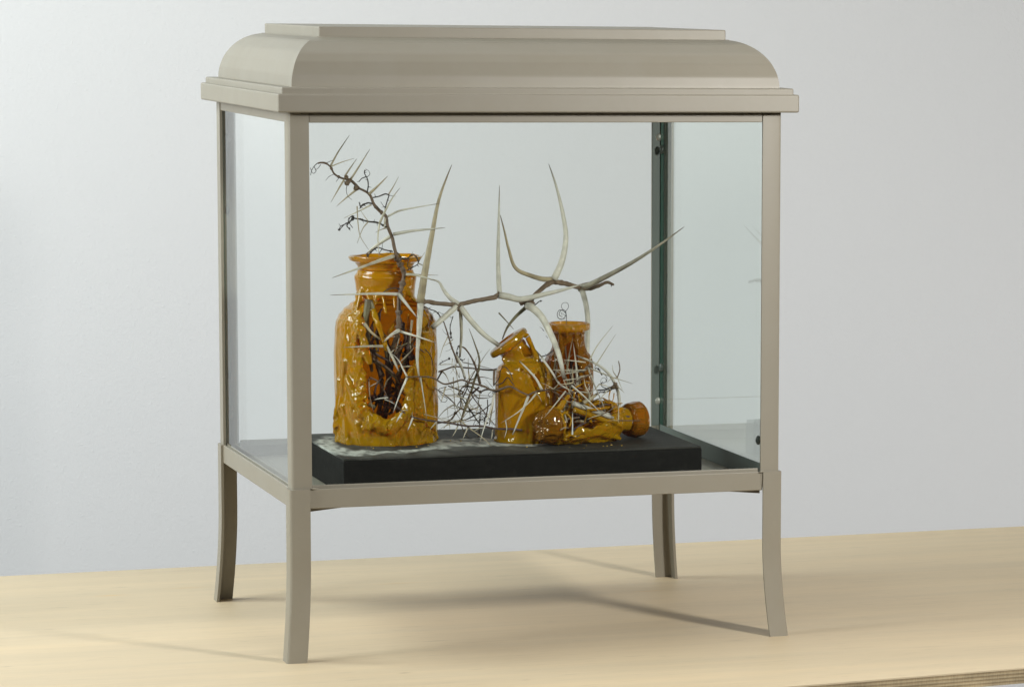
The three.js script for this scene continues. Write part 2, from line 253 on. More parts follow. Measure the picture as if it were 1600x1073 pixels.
// ---------- amber bottles, meshed from distance fields ----------
function surface(f, lo, hi, h) {                                   // naive surface nets
  const n = [0, 1, 2].map((k) => Math.ceil((hi[k] - lo[k]) / h) + 1), [nx, ny, nz] = n, v = new Float32Array(nx * ny * nz), id = new Int32Array(nx * ny * nz).fill(-1), pos = [], ix = [];
  for (let z = 0, i = 0; z < nz; z++) for (let y = 0; y < ny; y++) for (let x = 0; x < nx; x++, i++) v[i] = f(lo[0] + x * h, lo[1] + y * h, lo[2] + z * h);
  const step = [1, nx, nx * ny], corner = []; for (let k = 0; k < 8; k++) corner.push([k & 1, (k >> 1) & 1, (k >> 2) & 1]);
  const off = corner.map(([a, b, c]) => a + b * nx + c * nx * ny), edges = []; for (let a = 0; a < 8; a++) for (const b of [1, 2, 4]) if (!(a & b)) edges.push([a, a | b]);
  for (let z = 0; z < nz - 1; z++) for (let y = 0; y < ny - 1; y++) for (let x = 0; x < nx - 1; x++) {
    const i = x + y * nx + z * nx * ny; let inside = 0; for (let k = 0; k < 8; k++) if (v[i + off[k]] < 0) inside++;
    if (!inside || inside === 8) continue;
    let px = 0, py = 0, pz = 0, c = 0;
    for (const [a, b] of edges) { const va = v[i + off[a]], vb = v[i + off[b]]; if (va < 0 === vb < 0) continue; const t = va / (va - vb), A = corner[a], B = corner[b]; px += A[0] + t * (B[0] - A[0]); py += A[1] + t * (B[1] - A[1]); pz += A[2] + t * (B[2] - A[2]); c++; }
    id[i] = pos.length / 3; pos.push(lo[0] + (x + px / c) * h, lo[1] + (y + py / c) * h, lo[2] + (z + pz / c) * h);
  }
  for (let z = 1; z < nz - 1; z++) for (let y = 1; y < ny - 1; y++) for (let x = 1; x < nx - 1; x++) {
    const i = x + y * nx + z * nx * ny;
    for (let k = 0; k < 3; k++) {
      const a = v[i] < 0; if (a === v[i + step[k]] < 0) continue;
      const s1 = step[(k + 1) % 3], s2 = step[(k + 2) % 3], q = [id[i - s1 - s2], id[i - s2], id[i], id[i - s1]]; if (q.some((w) => w < 0)) continue;
      a ? ix.push(q[0], q[1], q[2], q[0], q[2], q[3]) : ix.push(q[0], q[2], q[1], q[0], q[3], q[2]);
    }
  }
  const g = new THREE.BufferGeometry(); g.setAttribute('position', new THREE.Float32BufferAttribute(pos, 3)); g.setIndex(ix); g.computeVertexNormals(); return g;
}
function pieces(f, h, owner, list, along = 1) {                   // closed pieces of one field, each its own part
  for (const [name, material, lo, hi, clip] of list) {
    const g = surface((x, y, z) => { const c = clip(x, y, z); return c > 0.004 ? c : Math.max(f(x, y, z), c); }, lo, hi, h), p = g.attributes.position, uv = [];
    for (let j = 0; j < p.count; j++) along ? uv.push(0.04 * Math.atan2(p.getX(j), p.getZ(j)), p.getY(j)) : uv.push(0.02 * Math.atan2(p.getY(j), p.getZ(j)), p.getX(j));
    g.setAttribute('uv', new THREE.Float32BufferAttribute(uv, 2)); mesh(name, g, material, owner);
  }
}
const smin = (a, b, k) => { const h = Math.max(k - Math.abs(a - b), 0) / k; return Math.min(a, b) - h * h * k / 4; };
const smax = (a, b, k) => -smin(-a, -b, k);
function profile(P) { return (y) => { if (y <= P[0][0]) return P[0][1]; for (let i = 1; i < P.length; i++) if (y <= P[i][0]) { const t = (y - P[i - 1][0]) / (P[i][0] - P[i - 1][0]); return lerp(P[i - 1][1], P[i][1], t * t * (3 - 2 * t)); } return P[P.length - 1][1]; }; }
function capsule(x, y, z, c) { const [ax, ay, az, bx, by, bz, ra, rb] = c, dx = bx - ax, dy = by - ay, dz = bz - az, t = clamp(((x - ax) * dx + (y - ay) * dy + (z - az) * dz) / (dx * dx + dy * dy + dz * dz)); return Math.hypot(x - ax - dx * t, y - ay - dy * t, z - az - dz * t) - lerp(ra, rb, t); }
const ridged = (x, y, z) => 1 - 2 * Math.abs(noise(x, y, z));
const nC = tile(256, 8, 3, 17), wrinkle = texture(256, 256, (x, y) => 1 - Math.abs(nC[y * 256 + x] - 0.5) * 3, false, [14, 14]);
const amber = (name, r, g, b, through, own = [0.74, 0.395, 0.003]) => new THREE.MeshPhysicalMaterial({ name, color: new THREE.Color(...own), roughness: 0.022, ior: 1.52, transmission: through, thickness: 0.004, attenuationColor: new THREE.Color(r, g, b), attenuationDistance: 0.003, bumpMap: wrinkle, bumpScale: 0.00009 });
M.amber = amber('amber resin', 0.9, 0.59, 0.03, 0.64);
M.amberDark = amber('dark amber resin', 0.8, 0.4, 0.02, 0.62, [0.46, 0.18, 0.004]);
M.amberOlive = amber('olive amber resin', 0.89, 0.63, 0.035, 0.64);
const TURN = -0.225;                                               // the bottles' broken sides face the viewer

{ // the large bottle
  const R0 = profile([[0, 0.0472], [0.05, 0.0482], [0.085, 0.0486], [0.107, 0.048], [0.114, 0.0471], [0.12, 0.0448], [0.126, 0.0402], [0.131, 0.034], [0.1345, 0.0286], [0.138, 0.0266], [0.148, 0.0278], [0.157, 0.0292], [0.162, 0.0264], [0.1665, 0.0258], [0.17, 0.028], [0.173, 0.0336], [0.1768, 0.0354], [0.18, 0.034]]);
  const F = (u, v) => [(u - 603) / 1640, (697 - v) / 1625];        // on the bottle's front
  const hole = [[584, 482], [598, 468], [618, 463], [642, 470], [657, 490], [664, 520], [661, 550], [652, 572], [640, 584], [637, 604], [640, 628], [630, 652], [606, 662], [582, 656], [568, 636], [564, 608], [570, 588], [563, 562], [558, 530], [563, 502], [573, 488]].map(([u, v]) => F(u, v));
  const onFront = (u, v, lift = 0) => { const [x, y] = F(u, v), r = R0(y) + lift; return [x, y, Math.sqrt(Math.max(r * r - x * x, 0.0001))]; };
  const strand = (u0, v0, u1, v1, r0, r1, lift = 0.0006) => [...onFront(u0, v0, lift), ...onFront(u1, v1, lift), 1.3 * r0 / 1640, 1.3 * r1 / 1640];
  const cords = [strand(556, 482, 563, 515, 2.5, 3), strand(563, 515, 572, 545, 3, 3.5), strand(572, 545, 577, 566, 3.5, 2.5), strand(545, 596, 556, 622, 4, 3.5), strand(556, 622, 568, 648, 3.5, 3.5), strand(568, 648, 584, 662, 3.5, 5), strand(584, 662, 602, 668, 6.5, 6.5), strand(602, 668, 622, 660, 5.5, 4), strand(622, 660, 636, 646, 4, 4),
    strand(636, 646, 641, 612, 4, 3), strand(641, 612, 645, 580, 3, 2.5), strand(566, 462, 560, 490, 3, 2), strand(575, 465, 592, 510, 2.5, 3), strand(592, 510, 604, 548, 3, 2), strand(561, 470, 566, 520, 4, 4), strand(540, 570, 533, 640, 2.5, 2), strand(530, 600, 527, 680, 2.2, 3), strand(538, 640, 545, 690, 3, 2.5), strand(560, 665, 566, 692, 3, 2.5),
    strand(612, 668, 616, 690, 5, 3), strand(634, 650, 640, 690, 4, 3), strand(652, 640, 660, 690, 3.5, 2.5), strand(664, 520, 671, 600, 2.5, 2), strand(671, 600, 674, 680, 2, 2), strand(655, 540, 661, 620, 2, 2), strand(600, 472, 603, 492, 2.2, 1.6), strand(616, 470, 617, 486, 2, 1.2), strand(630, 470, 626, 481, 2, 1.5), strand(590, 470, 586, 480, 2.5, 1.4)];
  const f = (x, y, z) => {
    const r = Math.hypot(x, z); let R = R0(y);
    let d = r - R; if (Math.abs(d) > 0.011 || y < -0.004 || y > 0.186) return Math.max(d, -y, y - 0.179) * 0.8 + (d < -0.011 ? -2 * d : 0);
    const th = Math.atan2(x, z), front = smooth(0.0, 0.02, z);
    const body = smooth(0.135, 0.115, y), low = smooth(0.09, 0.02, y);
    R += 0.0006 * noise(x * 45, y * 35, z * 45) + body * (0.0005 + 0.0008 * low) * noise(th * 9, y * 14, 4) + 0.0007 * low * ridged(th * 4.5, y * 26 + th, 9) + 0.0005 * smooth(0.4, 0.9, th) * body * noise(th * 26, y * 16, 2);
    R += 0.0016 * smooth(0.008, 0.0, y) * (0.6 + noise(th * 5, 1, 3)) + 0.0008 * smooth(0.16, 0.17, y) * noise(th * 3.2, y * 60, 8);
    const top = 0.1768 + 0.0012 * noise(th * 1.5, 3, 2), inside = smax(r - (R - 0.0042), 0.005 - y, 0.003);
    d = smax(smax(r - R, -y, 0.0015), y - top, 0.0016);
    const h = polygon(hole, x + 0.0042 * noise(x * 120, y * 100, 3) + 0.002 * noise(x * 300, y * 260, 5), y + 0.0042 * noise(x * 110, y * 120, 7) + 0.002 * noise(x * 300, y * 260, 9));
    d = smax(d, -inside, 0.0016);
    if (z > 0) {
      d = smax(d, -h, 0.0025);
      const roll = Math.hypot(h - 0.001, (r - R + 0.0012) * 1.1) - (0.0024 + 0.0028 * noise(x * 85, y * 85, 21));
      d = smin(d, roll, 0.0035);
      for (const c of cords) d = smin(d, capsule(x, y, z, c), 0.0026);
    }
    const torn = front * smooth(0.022, 0.0, Math.abs(h)) * body;
    d -= torn * (0.0019 * ridged(x * 95, y * 60, z * 95) + 0.0011 * ridged(x * 230, y * 150, z * 230)) + front * low * 0.0012 * ridged(x * 110, y * 48, 6) + smooth(0.12, 0.09, y) * smooth(0.3, 0.55, noise(x * 34, y * 22, z * 34 + 3)) * 0.0016 * ridged(x * 150, y * 90, z * 150);
    return d * 0.8;
  };
  const o = thing('amber_bottle', 'tallest amber bottle with flared lip and torn open front, at the left', 'bottle', [-0.1077, 0.1788, 0.0115], 'amber resin bottles on the black block'); o.rotation.y = TURN;
  pieces(f, 0.00095, o, [['body', M.amber, [-0.054, -0.003, -0.054], [0.054, 0.165, 0.056], (x, y) => y - 0.1636], ['lip', M.amber, [-0.04, 0.162, -0.04], [0.04, 0.182, 0.04], (x, y) => 0.164 - y]]);
}
{ // the small bottle whose neck leans over
  const R0 = profile([[0, 0.0268], [0.03, 0.0272], [0.06, 0.0269], [0.067, 0.0263], [0.0715, 0.0243], [0.0755, 0.0195], [0.079, 0.013], [0.0815, 0.0095], [0.083, 0.003]]);
  const P = (u, v) => [(u - 817) / 1640, (690 - v) / 1625];
  const [lx, ly] = P(794, 537), nx = -0.60, ny = 0.80, [bx, by] = P(812, 562);
  const hole = [[826, 578], [838, 572], [846, 580], [843, 596], [833, 602], [827, 592]].map(([u, v]) => P(u, v + 4));
  const gap = [[812, 541], [822, 536], [834, 548], [832, 558], [820, 557]].map(([u, v]) => P(u, v + 2));
  const foot = [[840, 665], [850, 655], [868, 660], [866, 700], [838, 700]].map(([u, v]) => P(u, v + 3));
  const cords = [[822, 522, 836, 552, 4.5, 3.2], [836, 552, 846, 572, 3.4, 3], [800, 548, 798, 560, 3, 2.4], [785, 558, 790, 566, 3, 2], [811, 540, 808, 566, 3, 3.4], [834, 548, 838, 562, 3, 3], [848, 560, 856, 640, 2, 2], [780, 575, 778, 680, 1.6, 2], [824, 580, 822, 600, 2.5, 2], [846, 590, 848, 660, 2, 2.4], [830, 660, 826, 690, 3, 2.4], [846, 668, 846, 692, 3.4, 2.6], [795, 566, 812, 570, 3, 3]].map(([u0, v0, u1, v1, r0, r1]) => { const a = P(u0, v0 + 3), b = P(u1, v1 + 3), zz = (q, y) => (y > 0.072 ? 0.009 : Math.sqrt(Math.max(R0(y) ** 2 - q * q, 0.00004))); return [a[0], a[1], zz(...a), b[0], b[1], zz(...b), r0 / 1640, r1 / 1640]; });
  const f = (x, y, z) => {
    if (Math.hypot(x, z) > 0.042 || y > 0.115) return 0.01;
    const r = Math.hypot(x, z), th = Math.atan2(x, z); let R = R0(y) + 0.0003 * noise(x * 70, y * 50, z * 70) + 0.0003 * noise(th * 5, y * 40, 3) + 0.0009 * smooth(0.03, 0, y) * ridged(th * 3, y * 60, 5) + 0.001 * smooth(0.006, 0, y);
    let d = Math.max(smax(r - R, -y, 0.0015), y - 0.083); d = smax(d, -smax(r - R + 0.0036, 0.004 - y, 0.002), 0.0012);
    if (z > 0) {
      const hh = Math.min(polygon(hole, x + 0.002 * noise(x * 190, y * 190, 1), y + 0.002 * noise(x * 190, y * 190, 6)), polygon(foot, x + 0.003 * noise(x * 170, y * 170, 1), y + 0.003 * noise(x * 170, y * 170, 6)));
      d = smax(d, -hh, 0.0015); d = smin(d, Math.hypot(hh, (r - R + 0.0008)) - (0.0013 + 0.0014 * noise(x * 150, y * 150, 2)), 0.0025);
      d -= 0.0015 * smooth(0.02, 0, Math.abs(hh)) * ridged(x * 140, y * 110, 4) ;
    }
    // leaning neck: a tube from the shoulder to a flared disc
    const ax = lx - bx, ay = ly - by, t = clamp(((x - bx) * ax + (y - by) * ay) / (ax * ax + ay * ay), -0.15, 1), q = Math.hypot(x - bx - ax * t, y - by - ay * t, z), nr = lerp(0.0142, 0.0135, t) + 0.0012 * noise(x * 120, y * 120, z * 120);
    let neck = Math.max(q - nr, -(q - nr + 0.0033)); if (z > -0.004) { const gg = polygon(gap, x + 0.0015 * noise(x * 200, y * 200, 3), y); neck = smax(neck, -gg, 0.002); }
    const w = (x - lx) * nx + (y - ly) * ny, rr = Math.hypot(x - lx - w * nx, y - ly - w * ny, z), rim = 0.0212 + 0.0009 * noise(x * 90, y * 90, z * 90);
    neck = Math.max(neck, w - 0.002);
    let lip = smax(Math.hypot(Math.max(rr - rim + 0.0026, 0), Math.max(Math.abs(w + (rim - rr) * -0.16) - 0.0007, 0)) - 0.0026, 0.0098 - rr, 0.002);
    d = smin(d, smin(neck, lip, 0.004), 0.003);
    for (const c of cords) d = smin(d, capsule(x, y, z, c), 0.0026);
    return d * 0.8;
  };
  const o = thing('amber_bottle', 'small amber resin bottle whose flared neck has sagged over to the left', 'bottle', [0.0165, 0.1788, 0.0515], 'amber resin bottles on the black block'); o.rotation.y = TURN;
  const tilt = (x, y) => (x - lx) * nx + (y - ly) * ny + 0.0052;
  pieces(f, 0.0009, o, [['body', M.amberOlive, [-0.034, -0.003, -0.034], [0.034, 0.112, 0.034], (x, y) => (y > 0.06 ? tilt(x, y) : -1)], ['lip', M.amber, [-0.042, 0.07, -0.028], [0.02, 0.114, 0.028], (x, y) => Math.max(0.06 - y, 0.0004 - tilt(x, y))]]);
}
{ // the tall narrow bottle behind
  const P = (u, v) => [(u - 894) / 1640, (690 - v) / 1625];
  const R0 = profile([[0, 0.0242], [0.066, 0.0242], [0.073, 0.0234], [0.078, 0.0212], [0.0825, 0.0174], [0.087, 0.0156], [0.0985, 0.0155], [0.101, 0.0172], [0.1035, 0.0206], [0.11, 0.021]]);
  const hole = [[884, 546], [892, 534], [902, 536], [909, 550], [911, 580], [917, 612], [914, 650], [895, 668], [876, 655], [872, 612], [878, 575]].map(([u, v]) => P(u, v + 3));
  const drops = [[866, 520, 868, 532], [878, 520, 880, 552], [889, 519, 890, 536], [903, 519, 905, 548], [914, 520, 912, 534], [898, 519, 897, 529]].map(([a, b, c, e]) => { const p = P(a, b), q = P(c, e), zz = (x, y) => Math.sqrt(Math.max(R0(y) ** 2 - x * x, 0.00002)); return [...p, zz(...p), ...q, zz(...q), 0.0014, 0.0012]; });
  const f = (x, y, z) => {
    const r = Math.hypot(x, z); if (r > 0.03) return 0.006; const th = Math.atan2(x, z);
    const R = R0(y) + 0.0005 * noise(x * 90, y * 50, z * 90) + 0.0006 * noise(th * 8, y * 18, 3);
    let d = smax(smax(r - R, -y, 0.0015), y - 0.1095 - 0.0005 * noise(th, 4, 2), 0.0016); d = smax(d, -smax(r - R + 0.0034, 0.004 - y, 0.002), 0.0012);
    if (z > 0) { const h = polygon(hole, x + 0.0022 * noise(x * 170, y * 140, 1), y + 0.0022 * noise(x * 170, y * 170, 6)); d = smax(d, -h, 0.0015); d = smin(d, Math.hypot(h, r - R + 0.001) - (0.0013 + 0.0012 * noise(x * 150, y * 110, 2)), 0.0025); d -= 0.0012 * smooth(0.016, 0, Math.abs(h)) * ridged(x * 150, y * 90, 4); for (const c of drops) d = smin(d, capsule(x, y, z, c), 0.002); }
    return d * 0.8;
  };
  const o = thing('amber_bottle', 'narrow brown amber bottle with a flat wide lip, standing behind the leaning one', 'bottle', [0.0705, 0.1788, 0.018], 'amber resin bottles on the black block'); o.rotation.y = TURN;
  pieces(f, 0.0009, o, [['body', M.amberDark, [-0.028, -0.003, -0.028], [0.028, 0.105, 0.028], (x, y) => y - 0.1003], ['lip', M.amber, [-0.026, 0.0985, -0.026], [0.026, 0.116, 0.026], (x, y) => 0.1007 - y]]);
}
{ // the fallen bottle, lying with its base towards the viewer's left
  const R0 = profile([[0, 0.0128], [0.005, 0.0152], [0.012, 0.0165], [0.02, 0.0186], [0.06, 0.0196], [0.069, 0.018], [0.0745, 0.0125], [0.079, 0.0108], [0.084, 0.0118], [0.0875, 0.0162], [0.097, 0.0176], [0.102, 0.0162]]);
  const flaps = [[0.03, -0.004, 0.0188, 0.07, -0.0155, 0.014, 0.0022, 0.0016], [0.022, -0.012, 0.0152, 0.046, -0.0075, 0.0185, 0.0018, 0.002], [0.046, -0.0075, 0.0185, 0.06, 0.0035, 0.0195, 0.002, 0.0022], [0.06, 0.0035, 0.0195, 0.0655, 0.012, 0.015, 0.0024, 0.002], [0.048, -0.019, 0.006, 0.066, -0.0185, 0.008, 0.0016, 0.002]];
  const f = (x, y, z) => {
    const r = Math.hypot(y, z); if (r > 0.028) return 0.006; const th = Math.atan2(y, z);
    const end = smooth(0.012, 0.0, x), R = R0(x) + 0.0007 * noise(x * 70, y * 80, z * 80) + 0.0006 * noise(x * 50, th * 5, 3) + (x < 0.072 ? 0.0017 * ridged(x * 75, y * 75, z * 75) + 0.0008 * ridged(x * 200, y * 200, z * 200) : 0);
    const fold = end * (0.0022 * ridged(y * 110, z * 110, 3) + 0.0014 * ridged(y * 240, z * 240, x * 200));
    let d = smax(smax(r - R, -x - fold, 0.004), x - 0.1005, 0.003);
    d = smax(d, -smax(smax(r - R + 0.0036, 0.008 - x, 0.002), x - 0.112, 0.002), 0.0015);
    const wx = x + 0.006 * noise(x * 110, y * 110, z * 110), wt = th + 0.6 * noise(x * 70, y * 70, z * 70 + 4) + 0.25 * noise(x * 190, y * 190, z * 190);
    const cut = Math.max(Math.abs(wx - 0.038) - 0.026, (Math.abs(wt - 1.08) - (1.12 + 0.4 * Math.sin(x * 70))) * 0.016);
    d = smax(d, -cut, 0.0018); d = smin(d, Math.hypot(cut, r - R + 0.001) - (0.0013 + 0.0014 * noise(x * 140, y * 140, z * 140)), 0.0028);
    for (const c of flaps) d = smin(d, capsule(x, y, z, c), 0.003);
    return d * 0.8;
  };
  const o = thing('amber_bottle', 'amber resin bottle fallen on its side with a burst flank, in front at the right', 'bottle', [0.0222, 0.1978, 0.0965], 'amber resin bottles on the black block'); o.scale.x = 1.17; o.rotation.y = 0.36; o.rotation.z = -0.01;
  pieces(f, 0.0009, o, [['base', M.amberDark, [-0.006, -0.024, -0.024], [0.013, 0.024, 0.026], (x) => x - 0.0098], ['body', M.amberOlive, [0.008, -0.024, -0.024], [0.087, 0.024, 0.026], (x) => Math.max(0.0102 - x, x - 0.0848)], ['lip', M.amberDark, [0.083, -0.024, -0.024], [0.107, 0.024, 0.026], (x) => 0.0852 - x]], 0);
}
// ---------- thorny twigs ----------
{
  const bark = texture(256, 256, (x, y) => 0.68 + 0.4 * nA[((y * 2) % 512) * 512 + x * 2] + 0.3 * (nB[((y * 2) % 512) * 512 + ((x * 6) % 512)] - 0.5), true);
  M.wood = new THREE.MeshPhysicalMaterial({ name: 'dry twig', vertexColors: true, color: 0xffffff, map: bark, roughness: 0.62, bumpMap: bark, bumpScale: 0.00025 });
  const fibre = texture(256, 256, (x, y) => 0.9 + 0.12 * (nA[((y) % 512) * 512 + ((x * 8) % 512)] - 0.5) + 0.12 * (nB[y * 512 + x] - 0.5), true);
  M.spine = new THREE.MeshPhysicalMaterial({ name: 'bare pale thorn', vertexColors: true, color: 0xffffff, map: fibre, roughness: 0.5, bumpMap: fibre, bumpScale: 0.0002 });
  M.coated = amber('resin coated twig', 0.85, 0.55, 0.03, 0.6);
}
const TONE = { spine: [0.57, 0.52, 0.4], pale: [0.68, 0.64, 0.54], thorn: [0.47, 0.4, 0.275], olive: [0.2, 0.17, 0.085], stem: [0.17, 0.108, 0.066], bark: [0.235, 0.16, 0.1], plum: [0.105, 0.062, 0.052], dark: [0.042, 0.032, 0.024], hair: [0.035, 0.028, 0.022], amber: [0.5, 0.27, 0.03], tan: [0.52, 0.43, 0.27] };
const PART = { spine: 'spine', pale: 'spine', thorn: 'thorn', olive: 'spine', stem: 'stem', bark: 'stem', plum: 'stem', dark: 'twiglet', hair: 'tendril', amber: 'twiglet', tan: 'thorn' };
const POINTED = new Set(['spine', 'pale', 'thorn', 'olive', 'tan']);
// One tapering strand through points given in tenths of a millimetre; r0 and r1 in micrometres.
function strandGeometry(kind, r0, r1, list, sides = 8) {
  const P = []; for (let i = 0; i < list.length; i += 3) P.push(V(list[i], list[i + 1], list[i + 2]).multiplyScalar(1e-4));
  const curve = new THREE.CatmullRomCurve3(P, false, 'centripetal'), len = curve.getLength(), n = clamp(Math.round(len / 0.0013), 5, 90), pts = curve.getSpacedPoints(n), tone = TONE[kind], sharp = POINTED.has(kind), off = rnd() * 90;
  const shade = between(0.86, 1.12), pos = [], col = [], uv = [], ix = [], A = r0 * 1e-6, B = r1 * 1e-6, wob = sharp ? 0.05 : kind === 'hair' ? 0.02 : 0.16;
  let side = null; const tan = V();
  for (let i = 0; i <= n; i++) {
    tan.subVectors(pts[Math.min(n, i + 1)], pts[Math.max(0, i - 1)]).normalize();
    if (!side) side = V(0.3, 0.5, 0.8).cross(tan).normalize(); else side.addScaledVector(tan, -side.dot(tan)).normalize();
    const up = tan.clone().cross(side), t = i / n, s = i * len / n;
    let R = sharp ? (A >= B ? B + (A - B) * Math.pow(1 - t, 0.75) : A + (B - A) * Math.pow(t, 0.75)) : lerp(A, B, t);
    R *= 1 + wob * noise(s * 260, off, 3);
    if (!sharp && kind !== 'hair') R *= 1 + 0.35 * Math.pow(Math.max(0, noise(s * 70, off, 9)), 2) * 3;
    const tip = sharp ? (A >= B ? t : 1 - t) : 0, foot = 1 - tip;
    for (let k = 0; k <= sides; k++) {
      const a = k / sides * Math.PI * 2, q = R * (1 + wob * 0.8 * noise(s * 180, Math.cos(a) * 2 + off, Math.sin(a) * 2)), c = Math.cos(a) * q, d = Math.sin(a) * q, p = pts[i];
      pos.push(p.x + side.x * c + up.x * d, p.y + side.y * c + up.y * d, p.z + side.z * c + up.z * d); uv.push(k / sides * 0.6 + off, s * 30);
      const m = shade * (1 + 0.22 * noise(s * 120, a * 0.6 + off, 5)), brown = sharp ? smooth(0.78, 1.0, tip) * 0.85 + smooth(0.94, 1, foot) * 0.35 + 0.35 * smooth(0.25, 0.6, noise(s * 60, off, 11)) : 0;
      col.push(lerp(tone[0] * m, 0.11, brown), lerp(tone[1] * m, 0.07, brown), lerp(tone[2] * m, 0.04, brown));
    }
  }
  const w = sides + 1;
  for (let i = 0; i < n; i++) for (let k = 0; k < sides; k++) { const a = i * w + k; ix.push(a, a + 1, a + w + 1, a, a + w + 1, a + w); }
  for (const [row, p] of [[0, pts[0]], [n, pts[n]]]) { const c = pos.length / 3, j = row * w * 3; pos.push(p.x, p.y, p.z); uv.push(0, 0); col.push(col[j], col[j + 1], col[j + 2]); for (let k = 0; k < sides; k++) row ? ix.push(c, row * w + k, row * w + k + 1) : ix.push(c, k + 1, k); }
  const g = new THREE.BufferGeometry(); g.setAttribute('position', new THREE.Float32BufferAttribute(pos, 3)); g.setAttribute('color', new THREE.Float32BufferAttribute(col, 3)); g.setAttribute('uv', new THREE.Float32BufferAttribute(uv, 2)); g.setIndex(ix);
  outward(g); g.computeVertexNormals(); g.userData.curve = curve; return g;
}
function lump(x, y, z, r, tone = TONE.bark) {                      // a rough little knot or bud
  const g = new THREE.IcosahedronGeometry(1, 3), p = g.attributes.position, col = [], uv = [], o = rnd() * 50, sx = between(0.8, 1.2), sy = between(0.8, 1.2);
  for (let i = 0; i < p.count; i++) { const q = V(p.getX(i), p.getY(i), p.getZ(i)), k = r * (1 + 0.55 * noise(q.x * 2.2 + o, q.y * 2.2, q.z * 2.2) + 0.25 * noise(q.x * 6 + o, q.y * 6, q.z * 6)); p.setXYZ(i, x + q.x * k * sx, y + q.y * k * sy, z + q.z * k); const m = 1 + 0.5 * noise(q.x * 4 + o, q.y * 4, q.z * 4); col.push(tone[0] * m, tone[1] * m, tone[2] * m); uv.push(q.x, q.y); }
  g.setAttribute('color', new THREE.Float32BufferAttribute(col, 3)); g.setAttribute('uv', new THREE.Float32BufferAttribute(uv, 2));
  const m = mergeVertices(g, 1e-6); m.computeVertexNormals(); return m;
}
function twig(name, label, category, at, group) {
  const o = thing(name, label, category, at.map((v) => v * 1e-4), group), strand = (kind, r0, r1, list) => {
    const local = list.map((v, i) => v - at[i % 3]), g = strandGeometry(kind, r0, r1, local, r0 + r1 < 1400 ? 6 : 9), more = [];
    if (kind === 'dark') {                                         // barbs and dead leaf bases along the dark shoots
      const c = g.userData.curve, n = Math.max(2, Math.round(c.getLength() / 0.0035)), tip = V();
      for (let k = 0; k < n; k++) { const p = c.getPoint((k + rnd()) / n); tip.set(between(-1, 1), between(-0.7, 1), between(-1, 1)).normalize().multiplyScalar(between(0.0016, 0.0042)); more.push(strandGeometry('hair', Math.min(500, r0 * 0.5 + 120), 60, [p.x * 1e4, p.y * 1e4, p.z * 1e4, (p.x + tip.x * 0.6) * 1e4, (p.y + tip.y * 0.5) * 1e4, (p.z + tip.z * 0.6) * 1e4, (p.x + tip.x) * 1e4, (p.y + tip.y) * 1e4, (p.z + tip.z) * 1e4], 5)); if (rnd() < 0.3) more.push(lump(p.x, p.y, p.z, between(0.0006, 0.0012), TONE.dark)); }
    }
    if (kind === 'stem' || kind === 'plum') { const c = g.userData.curve, n = Math.round(c.getLength() / 0.018); for (let k = 0; k < n; k++) { const p = c.getPoint((k + rnd()) / (n + 1)); more.push(lump(p.x, p.y, p.z, Math.max(r0, r1) * 1e-6 * between(0.95, 1.2), TONE[kind])); } }
    mesh(PART[kind], more.length ? mergeGeometries([g, ...more]) : g, kind === 'amber' ? M.coated : POINTED.has(kind) ? M.spine : M.wood, o);
  };
  const knot = (r, list) => { const gs = []; for (let i = 0; i < list.length; i += 3) { const [x, y, z] = [0, 1, 2].map((k) => (list[i + k] - at[k]) * 1e-4); gs.push(lump(x, y, z, r * 1e-6)); for (let k = 0; k < 5; k++) gs.push(lump(x + between(-1, 1) * r * 9e-7, y + between(-1, 1) * r * 9e-7, z + between(-1, 1) * r * 9e-7, r * between(3e-7, 6e-7), rnd() < 0.5 ? TONE.bark : TONE.stem)); } mesh('knot', mergeGeometries(gs), M.wood, o); };
  return { o, strand, knot };
}
